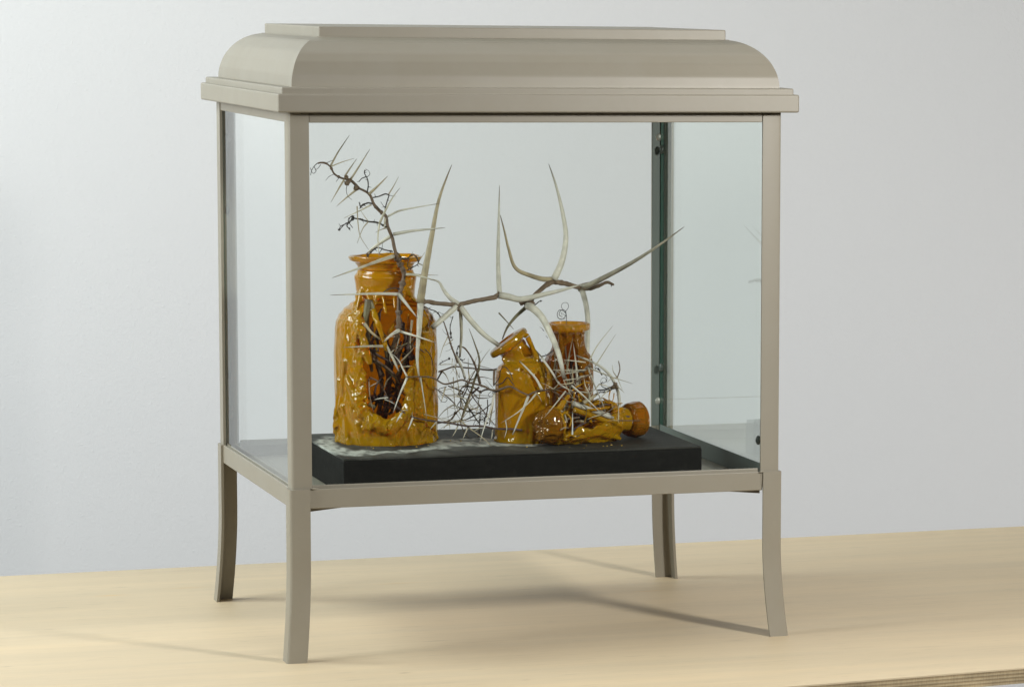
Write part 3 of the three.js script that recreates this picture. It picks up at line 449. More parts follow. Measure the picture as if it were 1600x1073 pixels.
{
  const { strand, knot } = twig('thorny_twig', 'brown thorny twig rising out of the tallest bottle and bending left above its lip', 'twig', [-70114, 33048, 300000], 'thorny twigs around the amber bottles');
  strand('stem', 2561, 1585, [-1109, 2029, 180, -1083, 2212, 180, -1078, 2400, 220, -1106, 2594, 320, -1078, 2726, 440, -1062, 2895, 560, -1057, 3040, 570, -1043, 3201, 540, -1020, 3277, 520, -987, 3413, 490, -1041, 3535, 500, -1074, 3638, 500, -1093, 3751, 480]);
  strand('stem', 1585, 1159, [-1093, 3751, 480, -1137, 3866, 474, -1150, 3950, 469, -1197, 3992, 463, -1259, 4061, 457, -1291, 4142, 451, -1323, 4175, 446, -1397, 4214, 440]);
  strand('stem', 1159, 610, [-1397, 4214, 440, -1444, 4262, 436, -1479, 4292, 431, -1541, 4304, 427, -1586, 4322, 422, -1627, 4352, 418, -1661, 4415, 413, -1702, 4447, 409, -1743, 4453, 404, -1775, 4447, 400]);
  strand('hair', 488, 244, [-1742, 4453, 400, -1778, 4447, 400, -1827, 4394, 400, -1845, 4335, 400]);
  strand('hair', 366, 244, [-1778, 4447, 400, -1808, 4417, 395, -1789, 4375, 390, -1818, 4351, 385, -1841, 4405, 380]);
  strand('hair', 305, 183, [-1700, 4447, 400, -1658, 4465, 400, -1628, 4476, 400]);
  strand('hair', 305, 183, [-1748, 4435, 400, -1773, 4400, 400, -1803, 4382, 400]);
  strand('thorn', 976, 122, [-1660, 4417, 410, -1575, 4546, 355, -1453, 4704, 300]);
  strand('thorn', 732, 122, [-1654, 4417, 410, -1561, 4462, 480, -1467, 4497, 550]);
  strand('thorn', 915, 122, [-1527, 4328, 430, -1456, 4415, 385, -1394, 4484, 340]);
  strand('thorn', 1098, 122, [-1473, 4298, 430, -1389, 4436, 465, -1305, 4581, 500]);
  strand('thorn', 1037, 122, [-1533, 4298, 430, -1601, 4212, 490, -1687, 4091, 550]);
  strand('thorn', 1159, 122, [-1421, 4202, 440, -1499, 4128, 380, -1584, 4041, 320]);
  strand('tan', 1402, 122, [-1305, 4161, 460, -1235, 4242, 530, -1160, 4334, 600]);
  strand('thorn', 671, 122, [-1127, 4154, 480, -1071, 4230, 450, -1015, 4318, 420]);
  strand('hair', 305, 183, [-1629, 4347, 430, -1678, 4323, 430, -1708, 4287, 430]);
  strand('hair', 305, 183, [-1581, 4316, 430, -1593, 4299, 430, -1612, 4275, 430]);
  strand('hair', 366, 183, [-1510, 4258, 460, -1522, 4198, 460, -1505, 4138, 460, -1469, 4108, 460]);
  strand('dark', 671, 488, [-1323, 4179, 460, -1310, 4250, 445, -1318, 4309, 430, -1339, 4352, 415, -1332, 4382, 400]);
  strand('dark', 549, 366, [-1322, 4320, 420, -1365, 4302, 410, -1388, 4272, 400]);
  strand('hair', 305, 183, [-1317, 4314, 410, -1286, 4343, 410, -1298, 4373, 410, -1328, 4392, 410]);
  knot(1951, [-1517, 4317, 440, -1493, 4281, 440, -1511, 4263, 440, -1427, 4220, 440]);
  strand('dark', 671, 488, [-1269, 4127, 460, -1216, 4139, 480, -1156, 4162, 500, -1125, 4147, 520]);
  strand('dark', 671, 427, [-1161, 4010, 480, -1154, 4053, 490, -1126, 4149, 500]);
  strand('hair', 366, 183, [-1158, 4028, 480, -1183, 4059, 480, -1201, 4089, 480]);
  strand('hair', 305, 122, [-1123, 4149, 490, -1087, 4142, 490, -1056, 4136, 490]);
  strand('dark', 732, 488, [-1275, 4070, 460, -1319, 4076, 440, -1376, 4045, 420, -1389, 4082, 400]);
  strand('dark', 549, 366, [-1319, 4070, 440, -1355, 4062, 410, -1379, 4019, 380]);
  strand('spine', 976, 122, [-1290, 4059, 470, -1392, 3995, 385, -1514, 3925, 300]);
  strand('spine', 1280, 122, [-1223, 3888, 520, -1181, 3997, 553, -1109, 4136, 587, -1050, 4224, 620]);
  strand('pale', 1159, 122, [-1135, 3950, 480, -1042, 4005, 553, -882, 4043, 627, -686, 4081, 700]);
  strand('pale', 1707, 122, [-1085, 3783, 500, -942, 3817, 593, -763, 3841, 687, -657, 3858, 780]);
  strand('pale', 1951, 732, [-1094, 3768, 460, -1179, 3699, 373, -1245, 3632, 287, -1275, 3581, 200]);
  strand('spine', 1037, 183, [-1223, 3888, 520, -1248, 3759, 560, -1247, 3582, 600]);
  strand('spine', 1098, 244, [-1161, 3933, 490, -1176, 3881, 525, -1190, 3836, 560]);
  strand('thorn', 610, 122, [-1146, 3843, 500, -1218, 3830, 550, -1278, 3810, 600]);
  strand('dark', 854, 671, [-1141, 3840, 490, -1223, 3890, 467, -1315, 3902, 445, -1380, 3921, 423, -1439, 3932, 400]);
  strand('dark', 671, 427, [-1439, 3931, 400, -1466, 3906, 387, -1500, 3858, 373, -1473, 3832, 360]);
  strand('dark', 549, 305, [-1477, 3894, 380, -1517, 3876, 370, -1570, 3822, 360, -1556, 3851, 350, -1499, 3879, 340]);
  strand('dark', 549, 305, [-1433, 3930, 400, -1460, 3950, 413, -1499, 3915, 427, -1460, 3843, 440]);
  strand('thorn', 610, 122, [-1319, 3897, 460, -1383, 3842, 530, -1454, 3710, 600]);
  strand('thorn', 671, 122, [-1452, 4056, 600, -1437, 3887, 573, -1412, 3772, 547, -1324, 3637, 520]);
  strand('thorn', 427, 122, [-1319, 3909, 460, -1348, 3955, 430, -1377, 4008, 400]);
  strand('dark', 732, 488, [-1091, 3619, 480, -1172, 3639, 500, -1244, 3662, 520, -1296, 3632, 540, -1357, 3580, 560]);
  strand('hair', 366, 244, [-1196, 3646, 500, -1223, 3605, 513, -1178, 3587, 527, -1120, 3617, 540]);
  strand('hair', 305, 183, [-1196, 3652, 500, -1189, 3700, 500]);
  strand('spine', 1951, 122, [-1087, 3578, 500, -1253, 3543, 613, -1451, 3492, 727, -1743, 3410, 840]);
  strand('dark', 610, 488, [-1050, 3611, 500, -1004, 3555, 510, -969, 3548, 520, -935, 3578, 530, -913, 3592, 540, -878, 3566, 550, -866, 3509, 560, -914, 3478, 570, -972, 3450, 580]);
  strand('hair', 427, 244, [-949, 3555, 540, -962, 3495, 540, -938, 3458, 540, -907, 3488, 540]);
  strand('spine', 671, 122, [-869, 3513, 560, -821, 3490, 590, -767, 3473, 620]);
  strand('thorn', 427, 122, [-869, 3513, 560, -833, 3559, 540, -791, 3611, 520]);
  strand('spine', 1463, 122, [-969, 3404, 490, -914, 3407, 607, -829, 3386, 723, -766, 3370, 840]);
  strand('thorn', 793, 122, [-969, 3410, 490, -819, 3393, 425, -624, 3379, 360]);
  strand('pale', 1585, 122, [-1058, 3223, 550, -1278, 3240, 653, -1459, 3248, 757, -1766, 3252, 860]);
  strand('pale', 1951, 183, [-1052, 3220, 550, -1005, 3143, 645, -917, 3010, 740]);
  strand('dark', 610, 427, [-1041, 3269, 560, -1094, 3283, 575, -1140, 3279, 590, -1186, 3263, 605, -1226, 3241, 620]);
  strand('pale', 1951, 183, [-1058, 2883, 570, -1157, 2849, 675, -1262, 2787, 780]);
  strand('pale', 1463, 122, [-1043, 2871, 570, -922, 2835, 665, -743, 2775, 760]);
  strand('spine', 1463, 122, [-1179, 2735, 560, -1373, 2754, 710, -1653, 2763, 860]);
  strand('spine', 1341, 549, [-1187, 2766, 570, -1158, 2686, 625, -1086, 2508, 680]);
  strand('spine', 976, 183, [-1126, 2664, 540, -1093, 2583, 580, -1072, 2508, 620]);
  strand('hair', 366, 244, [-1040, 2889, 570, -991, 2894, 570, -948, 2869, 570, -911, 2856, 570]);
}
{
  const { strand, knot } = twig('thorny_twig', 'bundle of dark shoots packed inside the torn front of the tallest bottle', 'twig', [-42260, 22915, 180000], 'thorny twigs around the amber bottles');
  strand('plum', 2744, 1951, [-1100, 1993, 140, -1087, 2214, 200, -1071, 2402, 240, -1054, 2558, 280]);
  strand('stem', 2195, 1463, [-1157, 2023, 120, -1132, 2275, 180, -1181, 2496, 240, -1267, 2687, 300]);
  strand('plum', 1829, 1220, [-966, 2077, 100, -990, 2268, 153, -951, 2456, 207, -888, 2674, 260]);
  strand('olive', 3354, 1463, [-1309, 3166, 420, -1335, 2973, 420, -1313, 2759, 400, -1265, 2478, 340]);
  strand('olive', 2561, 1098, [-1297, 3153, 420, -1229, 2942, 440, -1154, 2725, 400, -1117, 2566, 340]);
  strand('tan', 1585, 732, [-1375, 2952, 520, -1305, 2861, 530, -1198, 2787, 540]);
  strand('plum', 1463, 976, [-1402, 2800, 500, -1258, 2659, 450, -1094, 2565, 400]);
  strand('stem', 1341, 854, [-1290, 2614, 480, -1166, 2535, 447, -1024, 2418, 413, -906, 2351, 380]);
  strand('olive', 1585, 854, [-1413, 2616, 460, -1193, 2546, 430, -1003, 2355, 400]);
  strand('stem', 976, 610, [-1317, 2431, 460, -1242, 2398, 453, -1168, 2292, 447, -1142, 2230, 440]);
  strand('thorn', 732, 183, [-1320, 2351, 500, -1254, 2398, 560]);
  strand('thorn', 732, 183, [-1175, 2338, 480, -1162, 2404, 530, -1130, 2457, 580]);
  strand('plum', 1098, 732, [-1248, 2222, 340, -1210, 2352, 310, -1129, 2438, 280]);
  strand('stem', 1220, 732, [-1086, 2094, 220, -978, 2343, 290, -839, 2530, 360]);
  strand('plum', 1463, 732, [-913, 2842, 420, -936, 2690, 410, -947, 2506, 400]);
  strand('thorn', 854, 183, [-1016, 2575, 460, -937, 2670, 520, -902, 2736, 580]);
  strand('bark', 1707, 976, [-1063, 2643, 400, -977, 2723, 430, -886, 2797, 460]);
  strand('thorn', 915, 183, [-1012, 2532, 520, -919, 2541, 570, -913, 2540, 620]);
  strand('thorn', 854, 183, [-1310, 2413, 400, -1303, 2244, 420, -1272, 2094, 440]);
  strand('hair', 488, 305, [-1359, 2890, 500, -1329, 2829, 500, -1238, 2790, 500, -1140, 2794, 500]);
  strand('hair', 488, 305, [-825, 2709, 640, -768, 2640, 633, -742, 2524, 627, -747, 2444, 620]);
  strand('stem', 1098, 610, [-944, 2775, 340, -986, 2668, 360, -1028, 2537, 380]);
  strand('stem', 915, 549, [-1223, 2196, 280, -1138, 2142, 310, -1034, 2106, 340]);
  strand('plum', 976, 610, [-1173, 2105, 300, -1203, 2201, 330, -1252, 2285, 360]);
  strand('tan', 1220, 366, [-913, 2971, 500, -934, 2790, 510, -931, 2658, 520]);
  strand('olive', 1098, 488, [-836, 2603, 480, -914, 2623, 420, -1023, 2669, 360]);
}
{
  const { strand, knot } = twig('thorny_twig', 'dark upright splinters standing in the torn front of the tallest bottle', 'twig', [-70114, 33048, 300000], 'thorny twigs around the amber bottles');
  strand('amber', 2340, 931, [-874, 2604, 355, -903, 2811, 350, -913, 3018, 345]);
  strand('amber', 2220, 600, [-1181, 2747, 435, -1066, 2931, 419, -963, 3073, 403]);
  strand('plum', 2423, 815, [-900, 2588, 436, -974, 2824, 470, -1048, 3059, 504]);
  strand('amber', 1285, 461, [-1218, 2615, 378, -1249, 2783, 415, -1269, 2944, 452]);
  strand('plum', 2452, 845, [-1235, 2669, 375, -1210, 2849, 350, -1178, 3028, 325]);
  strand('plum', 2042, 866, [-1044, 2549, 370, -1023, 2653, 388, -996, 2764, 406]);
  strand('plum', 1915, 776, [-1291, 2761, 302, -1227, 2956, 320, -1162, 3071, 337]);
  strand('plum', 1931, 861, [-1316, 2681, 411, -1274, 2777, 417, -1232, 2874, 423]);
  strand('plum', 2034, 650, [-914, 2460, 311, -913, 2631, 309, -917, 2808, 308]);
  strand('olive', 1500, 829, [-1054, 2419, 409, -948, 2605, 409, -861, 2791, 409]);
  strand('stem', 1794, 435, [-1136, 2443, 206, -1180, 2570, 183, -1211, 2697, 160]);
  strand('plum', 1769, 739, [-994, 2524, 258, -997, 2660, 275, -1006, 2802, 292]);
  strand('plum', 1770, 692, [-803, 2308, 178, -791, 2548, 186, -798, 2795, 195]);
  strand('amber', 2187, 512, [-871, 2565, 211, -884, 2753, 192, -879, 2935, 174]);
  strand('plum', 1477, 543, [-962, 2601, 309, -899, 2707, 281, -842, 2807, 252]);
  strand('plum', 1644, 631, [-1006, 2572, 181, -1061, 2711, 151, -1115, 2844, 121]);
}
{
  const { strand, knot } = twig('spiny_branch', 'dried branch with giant pale spines spanning from the tallest bottle to the right', 'branch', [-140218, 53001, 560000]);
  strand('bark', 1951, 2195, [-863, 3138, 630, -799, 3154, 620, -728, 3137, 580, -609, 3122, 570, -495, 3113, 560, -319, 3145, 550, -105, 3177, 540]);
  strand('tan', 3780, 152, [-869, 3150, 630, -862, 3187, 642, -831, 3390, 653, -764, 3753, 665, -692, 4116, 677, -616, 4331, 688, -572, 4443, 700]);
  strand('pale', 3171, 183, [-865, 3139, 640, -870, 3086, 650, -886, 2864, 660, -906, 2623, 670, -885, 2394, 680]);
  knot(2805, [-862, 3162, 625, -843, 3149, 625]);
  strand('pale', 2561, 152, [-74, 3188, 540, -75, 3290, 520, -78, 3499, 500, -66, 3866, 480, -52, 4232, 460]);
  strand('pale', 3537, 152, [-80, 3195, 540, 17, 3175, 552, 110, 3153, 564, 349, 3196, 576, 589, 3251, 588, 785, 3308, 600]);
  knot(1951, [-105, 3189, 540, -80, 3207, 540]);
  strand('bark', 1829, 2561, [268, 3104, 340, 381, 3161, 160, 526, 3225, -20, 647, 3252, -200]);
  knot(3171, [200, 3107, 360, 238, 3094, 360, 276, 3105, 360]);
  strand('bark', 2683, 2073, [647, 3252, -200, 798, 3225, -350, 968, 3175, -500, 1073, 3140, -650]);
  strand('bark', 1951, 1341, [1073, 3140, -650, 1184, 3131, -737, 1309, 3153, -825, 1414, 3177, -913, 1504, 3146, -1000]);
  knot(2195, [627, 3259, -199, 672, 3252, -199]);
  knot(2073, [1054, 3142, -630]);
  strand('hair', 610, 366, [1428, 3173, -960, 1462, 3166, -960, 1475, 3127, -960]);
  strand('pale', 3537, 183, [659, 3264, -200, 754, 3432, -250, 813, 3669, -300, 799, 3892, -350, 741, 4181, -400, 682, 4389, -450]);
  strand('tan', 2683, 244, [634, 3274, -200, 533, 3286, -117, 394, 3326, -33, 214, 3410, 50, 122, 3605, 133, 57, 3787, 217, -3, 3939, 300]);
  strand('spine', 3171, 152, [1045, 3136, -620, 1136, 3203, -482, 1211, 3269, -344, 1440, 3415, -206, 1668, 3586, -68, 1913, 3792, 70]);
  strand('pale', 2805, 2073, [1065, 3131, -600, 1059, 2995, -440, 1031, 2860, -280, 983, 2706, -120, 931, 2515, 40, 894, 2437, 200]);
  strand('pale', 2561, 183, [-477, 3113, 560, -551, 3177, 510, -602, 3253, 460, -633, 3320, 410, -723, 3347, 360]);
  strand('pale', 2805, 2439, [-498, 3102, 570, -622, 3003, 595, -751, 2905, 620]);
  strand('spine', 1829, 854, [-464, 3089, 570, -442, 2834, 515, -443, 2603, 460]);
  strand('pale', 2927, 1951, [-467, 3095, 570, -379, 2974, 600, -260, 2840, 630, -113, 2724, 660]);
  knot(1463, [-488, 3102, 580, -482, 3066, 580]);
  strand('olive', 1951, 488, [231, 3057, 360, 125, 2968, 373, 39, 2867, 387, -13, 2758, 400]);
  strand('pale', 3902, 1585, [239, 3073, 400, 257, 3062, 497, 319, 2989, 593, 368, 2862, 690, 403, 2736, 787, 420, 2617, 883, 437, 2425, 980]);
  strand('dark', 610, 427, [282, 3093, 360, 312, 3082, 387, 349, 3115, 413, 367, 3123, 440]);
  strand('hair', 366, 122, [315, 2858, 700, 289, 2889, 700, 271, 2896, 700]);
  strand('hair', 305, 122, [347, 2792, 720, 328, 2817, 720]);
  strand('olive', 793, 183, [-46, 3013, 400, 20, 2938, 420, 90, 2855, 440]);
}
{
  const { strand, knot } = twig('thorny_twig', 'thin brown twig hanging from the upright spine beside the tallest bottle', 'twig', [-128834, 53731, 520000], 'thorny twigs around the amber bottles');
  strand('dark', 527, 527, [-851, 3102, 630, -808, 3099, 605, -756, 3075, 590, -697, 3052, 575, -620, 2946, 560]);
  strand('stem', 571, 966, [-620, 2946, 560, -576, 2822, 545, -540, 2710, 530, -498, 2610, 515, -476, 2553, 500]);
  strand('pale', 1405, 1054, [-491, 2621, 510, -473, 2589, 500, -427, 2489, 490, -397, 2396, 480]);
  strand('dark', 439, 527, [-518, 2999, 500, -548, 2897, 507, -544, 2836, 513, -542, 2794, 520]);
  strand('thorn', 571, 88, [-578, 2809, 540, -635, 2710, 570, -674, 2610, 600]);
  strand('thorn', 439, 88, [-526, 2783, 530, -585, 2745, 565, -643, 2725, 600]);
  strand('dark', 439, 351, [-551, 2597, 500, -618, 2560, 470, -635, 2539, 440]);
  strand('hair', 220, 88, [-524, 2709, 520, -561, 2679, 520, -599, 2668, 520]);
  strand('hair', 220, 88, [-572, 2815, 540, -609, 2846, 540, -633, 2883, 540]);
  strand('hair', 220, 88, [-617, 2945, 550, -635, 2987, 550, -635, 3030, 550]);
  strand('thorn', 351, 88, [-526, 2597, 500, -539, 2511, 550, -514, 2454, 600]);
  strand('hair', 220, 88, [-675, 3050, 560, -638, 3031, 560, -582, 3018, 560, -551, 2980, 560]);
  strand('dark', 395, 263, [-459, 2713, 460, -471, 2652, 455, -451, 2602, 450, -413, 2570, 445, -387, 2587, 440]);
  strand('thorn', 439, 88, [-459, 2581, 480, -503, 2526, 530, -565, 2460, 580]);
}
{
  const { strand, knot } = twig('thorny_twig', 'long twig running from the torn front of the tallest bottle across the leaning bottle', 'twig', [-148374, 67458, 580000], 'thorny twigs around the amber bottles');
  strand('stem', 702, 834, [-1021, 2458, 740, -878, 2451, 680, -750, 2433, 631, -633, 2368, 617, -552, 2378, 603, -453, 2399, 589, -380, 2370, 574, -289, 2346, 560]);
  strand('stem', 966, 878, [-294, 2348, 580, -235, 2329, 623, -196, 2306, 667, -133, 2309, 710, -29, 2341, 753, 56, 2295, 797, 125, 2263, 840]);
  strand('stem', 834, 571, [125, 2263, 840, 182, 2286, 815, 270, 2301, 790, 409, 2305, 765, 498, 2312, 740]);
  strand('pale', 966, 220, [-1021, 2464, 740, -1052, 2539, 693, -1078, 2607, 647, -1152, 2689, 600]);
  strand('pale', 1141, 132, [-1021, 2452, 740, -1101, 2303, 790, -1180, 2130, 840]);
  strand('spine', 790, 132, [-878, 2448, 680, -856, 2263, 710, -834, 2059, 740]);
  strand('thorn', 878, 220, [-620, 2335, 600, -646, 2272, 630, -678, 2197, 660]);
  strand('hair', 351, 220, [-602, 2339, 580, -647, 2328, 585, -679, 2318, 590, -674, 2288, 595, -639, 2252, 600, -603, 2226, 605, -623, 2196, 610, -661, 2204, 615, -693, 2254, 620]);
  strand('hair', 439, 395, [-159, 2353, 660, -117, 2425, 690, -116, 2486, 720, -93, 2531, 750, -64, 2515, 780, -35, 2458, 810, -27, 2411, 840]);
  strand('hair', 527, 439, [-150, 2349, 680, -102, 2372, 725, -58, 2431, 770, -36, 2396, 815, -17, 2358, 860]);
  strand('pale', 1317, 527, [120, 2256, 860, 68, 2144, 875, 18, 2043, 890, -23, 1955, 905, -52, 1903, 920]);
  strand('spine', 966, 132, [200, 2276, 840, 124, 2202, 867, 17, 2117, 893, -164, 2016, 920]);
  strand('pale', 1273, 483, [257, 2314, 840, 204, 2415, 827, 127, 2507, 813, 49, 2587, 800]);
  strand('thorn', 615, 132, [194, 2289, 840, 226, 2247, 860, 246, 2200, 880]);
  strand('hair', 220, 88, [-179, 2298, 600, -216, 2342, 600, -247, 2367, 600]);
  strand('hair', 220, 88, [-159, 2318, 620, -197, 2362, 620, -234, 2406, 620]);
  strand('hair', 263, 132, [-173, 2280, 600, -204, 2256, 600, -179, 2225, 600, -142, 2260, 600]);
  strand('dark', 702, 615, [-184, 2300, 620, -145, 2285, 660, -93, 2319, 700]);
  strand('thorn', 966, 439, [-143, 2264, 580, -152, 2101, 540, -167, 1949, 500]);
  strand('pale', 1229, 110, [-147, 2269, 620, -202, 2119, 687, -269, 2000, 753, -349, 1809, 820]);
  strand('stem', 1229, 966, [-131, 2489, 560, -140, 2410, 570, -143, 2332, 580]);
}
{
  const { strand, knot } = twig('thorny_twig', 'dark curved shoot with long upright thorns between the two front bottles', 'twig', [-112447, 50130, 440000], 'thorny twigs around the amber bottles');
  strand('stem', 571, 1141, [-447, 2707, 460, -404, 2694, 460, -360, 2644, 460, -304, 2544, 460, -280, 2476, 460, -246, 2340, 460]);
  strand('olive', 132, 1229, [-328, 2866, 360, -279, 2721, 387, -242, 2581, 413, -253, 2474, 440]);
  strand('olive', 1141, 878, [-253, 2474, 440, -285, 2400, 430, -323, 2267, 420, -368, 2154, 410, -416, 1995, 400]);
  strand('plum', 966, 878, [-260, 2314, 480, -296, 2282, 473, -335, 2246, 467, -377, 2185, 460]);
  strand('thorn', 439, 88, [-250, 2523, 440, -192, 2598, 410, -127, 2667, 380]);
  strand('spine', 351, 88, [-299, 2536, 440, -269, 2618, 470, -240, 2663, 500]);
  strand('thorn', 878, 351, [-339, 2252, 470, -386, 2098, 455, -426, 1994, 440]);
}
{
  const { strand, knot } = twig('thorny_twig', 'straight dark twig with side spines running level behind the hanging thorns', 'twig', [-50539, 23899, 200000], 'thorny twigs around the amber bottles');
  strand('stem', 790, 702, [-584, 2438, 180, -532, 2456, 195, -435, 2488, 210, -351, 2479, 225, -224, 2465, 240]);
  strand('bark', 746, 878, [-224, 2465, 240, -148, 2456, 265, -88, 2454, 290, -42, 2465, 315, -4, 2500, 340]);
  strand('spine', 483, 220, [-568, 2506, 180, -479, 2507, 160, -399, 2497, 140]);
  strand('spine', 527, 176, [-354, 2528, 200, -220, 2497, 250, -63, 2457, 300]);
  strand('thorn', 746, 88, [-547, 2443, 180, -528, 2417, 230, -503, 2353, 280]);
  strand('stem', 966, 615, [-547, 2449, 180, -554, 2407, 130, -573, 2347, 80]);
  strand('thorn', 527, 132, [-427, 2485, 200, -391, 2382, 230, -398, 2435, 260]);
  strand('thorn', 483, 88, [-342, 2322, 260, -280, 2405, 240, -225, 2457, 220]);
}
{
  const { strand, knot } = twig('thorny_twig', 'net of fine crossing twigs low between the tallest bottle and the leaning one', 'twig', [-75500, 37149, 300000], 'thorny twigs around the amber bottles');
  strand('thorn', 439, 176, [-421, 2230, 300, -518, 2222, 260, -623, 2211, 220]);
  strand('thorn', 483, 176, [-390, 2229, 300, -241, 2219, 330, -92, 2212, 360]);
  strand('thorn', 527, 132, [-409, 2248, 300, -423, 2398, 260, -434, 2567, 220]);
  strand('stem', 659, 659, [-409, 2236, 300, -392, 2167, 290, -392, 2091, 280]);
  strand('stem', 746, 527, [-392, 2091, 280, -433, 2047, 260, -482, 1979, 240, -559, 1954, 220, -642, 1936, 200]);
  strand('thorn', 483, 176, [-386, 2082, 280, -302, 2062, 320, -218, 2039, 360]);
  strand('dark', 615, 571, [-409, 2230, 300, -349, 2133, 333, -295, 2044, 367, -232, 1940, 400]);
  strand('thorn', 439, 132, [-356, 2319, 340, -479, 2285, 280, -633, 2249, 220]);
  strand('stem', 527, 527, [-356, 2313, 340, -298, 2210, 380, -177, 2039, 420, -106, 1943, 460]);
  strand('stem', 571, 395, [-347, 2328, 340, -294, 2395, 320, -248, 2465, 300]);
  strand('stem', 790, 790, [-344, 2312, 340, -281, 2295, 365, -228, 2259, 390, -188, 2279, 415, -138, 2286, 440]);
  strand('thorn', 527, 176, [-226, 2251, 380, -256, 2126, 410, -295, 1989, 440]);
  strand('stem', 702, 527, [-356, 2313, 340, -389, 2293, 320, -402, 2254, 300]);
  strand('thorn', 527, 176, [-458, 2393, 260, -456, 2205, 287, -450, 2066, 313, -401, 1981, 340]);
  strand('thorn', 307, 88, [-506, 2094, 220, -510, 2030, 250, -511, 1966, 280]);
  strand('thorn', 395, 132, [-442, 2050, 280, -519, 2007, 260, -564, 2000, 240]);
  strand('thorn', 263, 88, [-309, 2103, 300, -273, 2124, 330, -243, 2139, 360]);
  knot(1220, [-409, 2236, 300, -340, 2314, 300, -397, 2094, 300, -208, 2249, 300, -447, 2052, 300]);
}
{
  const { strand, knot } = twig('thorny_twig', 'low plum coloured twig with short pale thorns crossing just above the block', 'twig', [-151742, 76422, 600000], 'thorny twigs around the amber bottles');
  strand('plum', 702, 834, [-1208, 2275, 620, -1183, 2257, 660, -1121, 2193, 667, -1045, 2125, 650, -943, 2066, 633, -755, 2021, 617, -578, 1992, 600]);
  strand('plum', 834, 1054, [-578, 1992, 600, -413, 1963, 633, -284, 1962, 667, -187, 1942, 700, -128, 1938, 733, 7, 1935, 767, 73, 1927, 800]);
  strand('pale', 834, 176, [-1189, 2259, 670, -1258, 2262, 705, -1338, 2253, 740]);
  strand('pale', 615, 176, [-1222, 2246, 680, -1178, 2229, 700, -1134, 2203, 720]);
  strand('pale', 966, 132, [-1062, 2116, 700, -1103, 2074, 740, -1136, 2037, 780]);
  strand('pale', 966, 132, [-959, 2065, 700, -995, 2011, 750, -1032, 1958, 800]);
  strand('thorn', 527, 132, [-1068, 2135, 700, -1047, 2145, 740, -1020, 2148, 780]);
  strand('thorn', 351, 132, [-959, 2077, 700, -965, 2107, 700, -958, 2125, 700]);
  strand('spine', 790, 110, [-501, 1959, 600, -541, 1911, 650, -582, 1870, 700]);
  strand('spine', 790, 110, [-404, 1944, 600, -442, 1896, 650, -480, 1842, 700]);
  strand('thorn', 527, 110, [-590, 1993, 600, -622, 1973, 630, -655, 1947, 660]);
  strand('thorn', 527, 110, [-590, 1993, 600, -588, 1967, 640, -598, 1941, 680]);
  strand('spine', 790, 132, [-712, 2011, 620, -753, 1981, 660, -794, 1950, 700]);
  strand('spine', 659, 132, [-712, 2005, 620, -722, 1961, 660, -732, 1924, 700]);
  strand('spine', 878, 132, [-172, 1923, 640, -186, 1871, 670, -206, 1827, 700]);
  strand('thorn', 439, 88, [-491, 1977, 600, -508, 2005, 570, -538, 2009, 540]);
  strand('tan', 702, 176, [-465, 2010, 520, -376, 1928, 633, -287, 1853, 747, -223, 1773, 860]);
  strand('thorn', 439, 132, [-834, 2090, 640, -649, 2036, 590, -457, 2006, 540]);
  strand('spine', 702, 132, [-99, 2035, 840, -98, 1954, 880, -133, 1863, 920]);
  strand('hair', 263, 220, [-344, 1956, 560, -318, 2008, 566, -285, 2035, 571, -243, 2040, 577, -225, 2016, 583, -258, 1993, 589, -281, 2001, 594, -317, 1978, 600]);
  strand('hair', 220, 176, [-269, 2073, 480, -251, 2055, 490, -231, 2040, 500, -250, 2021, 510, -278, 2047, 520]);
  strand('dark', 395, 263, [-277, 2013, 540, -232, 2001, 560, -200, 1972, 580]);
  strand('hair', 263, 176, [-227, 2054, 540, -197, 2013, 570, -161, 1961, 600]);
  strand('hair', 263, 176, [-336, 1972, 600, -292, 1946, 600, -242, 1939, 600, -192, 1962, 600]);
}
{
  const { strand, knot } = twig('thorny_twig', 'star of long grey thorns in front of the narrow bottle', 'twig', [-212197, 82618, 740000], 'thorny twigs around the amber bottles');
  strand('bark', 1317, 1054, [738, 2514, 740, 703, 2471, 730, 630, 2460, 720]);
  strand('spine', 790, 88, [754, 2569, 740, 856, 2697, 650, 1039, 2879, 560]);
  strand('spine', 702, 88, [817, 2510, 720, 927, 2643, 660, 1056, 2801, 600]);
  strand('spine', 878, 88, [754, 2496, 740, 940, 2418, 810, 1142, 2349, 880]);
  strand('spine', 746, 132, [717, 2478, 740, 547, 2482, 790, 355, 2494, 840]);
  strand('spine', 790, 132, [659, 2466, 730, 567, 2462, 787, 462, 2453, 843, 340, 2415, 900]);
  strand('spine', 746, 132, [717, 2552, 740, 623, 2563, 700, 513, 2574, 660]);
  strand('olive', 1229, 110, [550, 2438, 660, 580, 2581, 630, 629, 2781, 600]);
  strand('spine', 1405, 110, [632, 2329, 760, 633, 2496, 710, 616, 2737, 660]);
  strand('spine', 966, 132, [611, 2344, 720, 603, 2399, 660, 538, 2580, 600]);
  strand('olive', 878, 176, [565, 2326, 660, 552, 2399, 640, 532, 2489, 620]);
  knot(1585, [732, 2496, 740, 757, 2520, 740]);
}
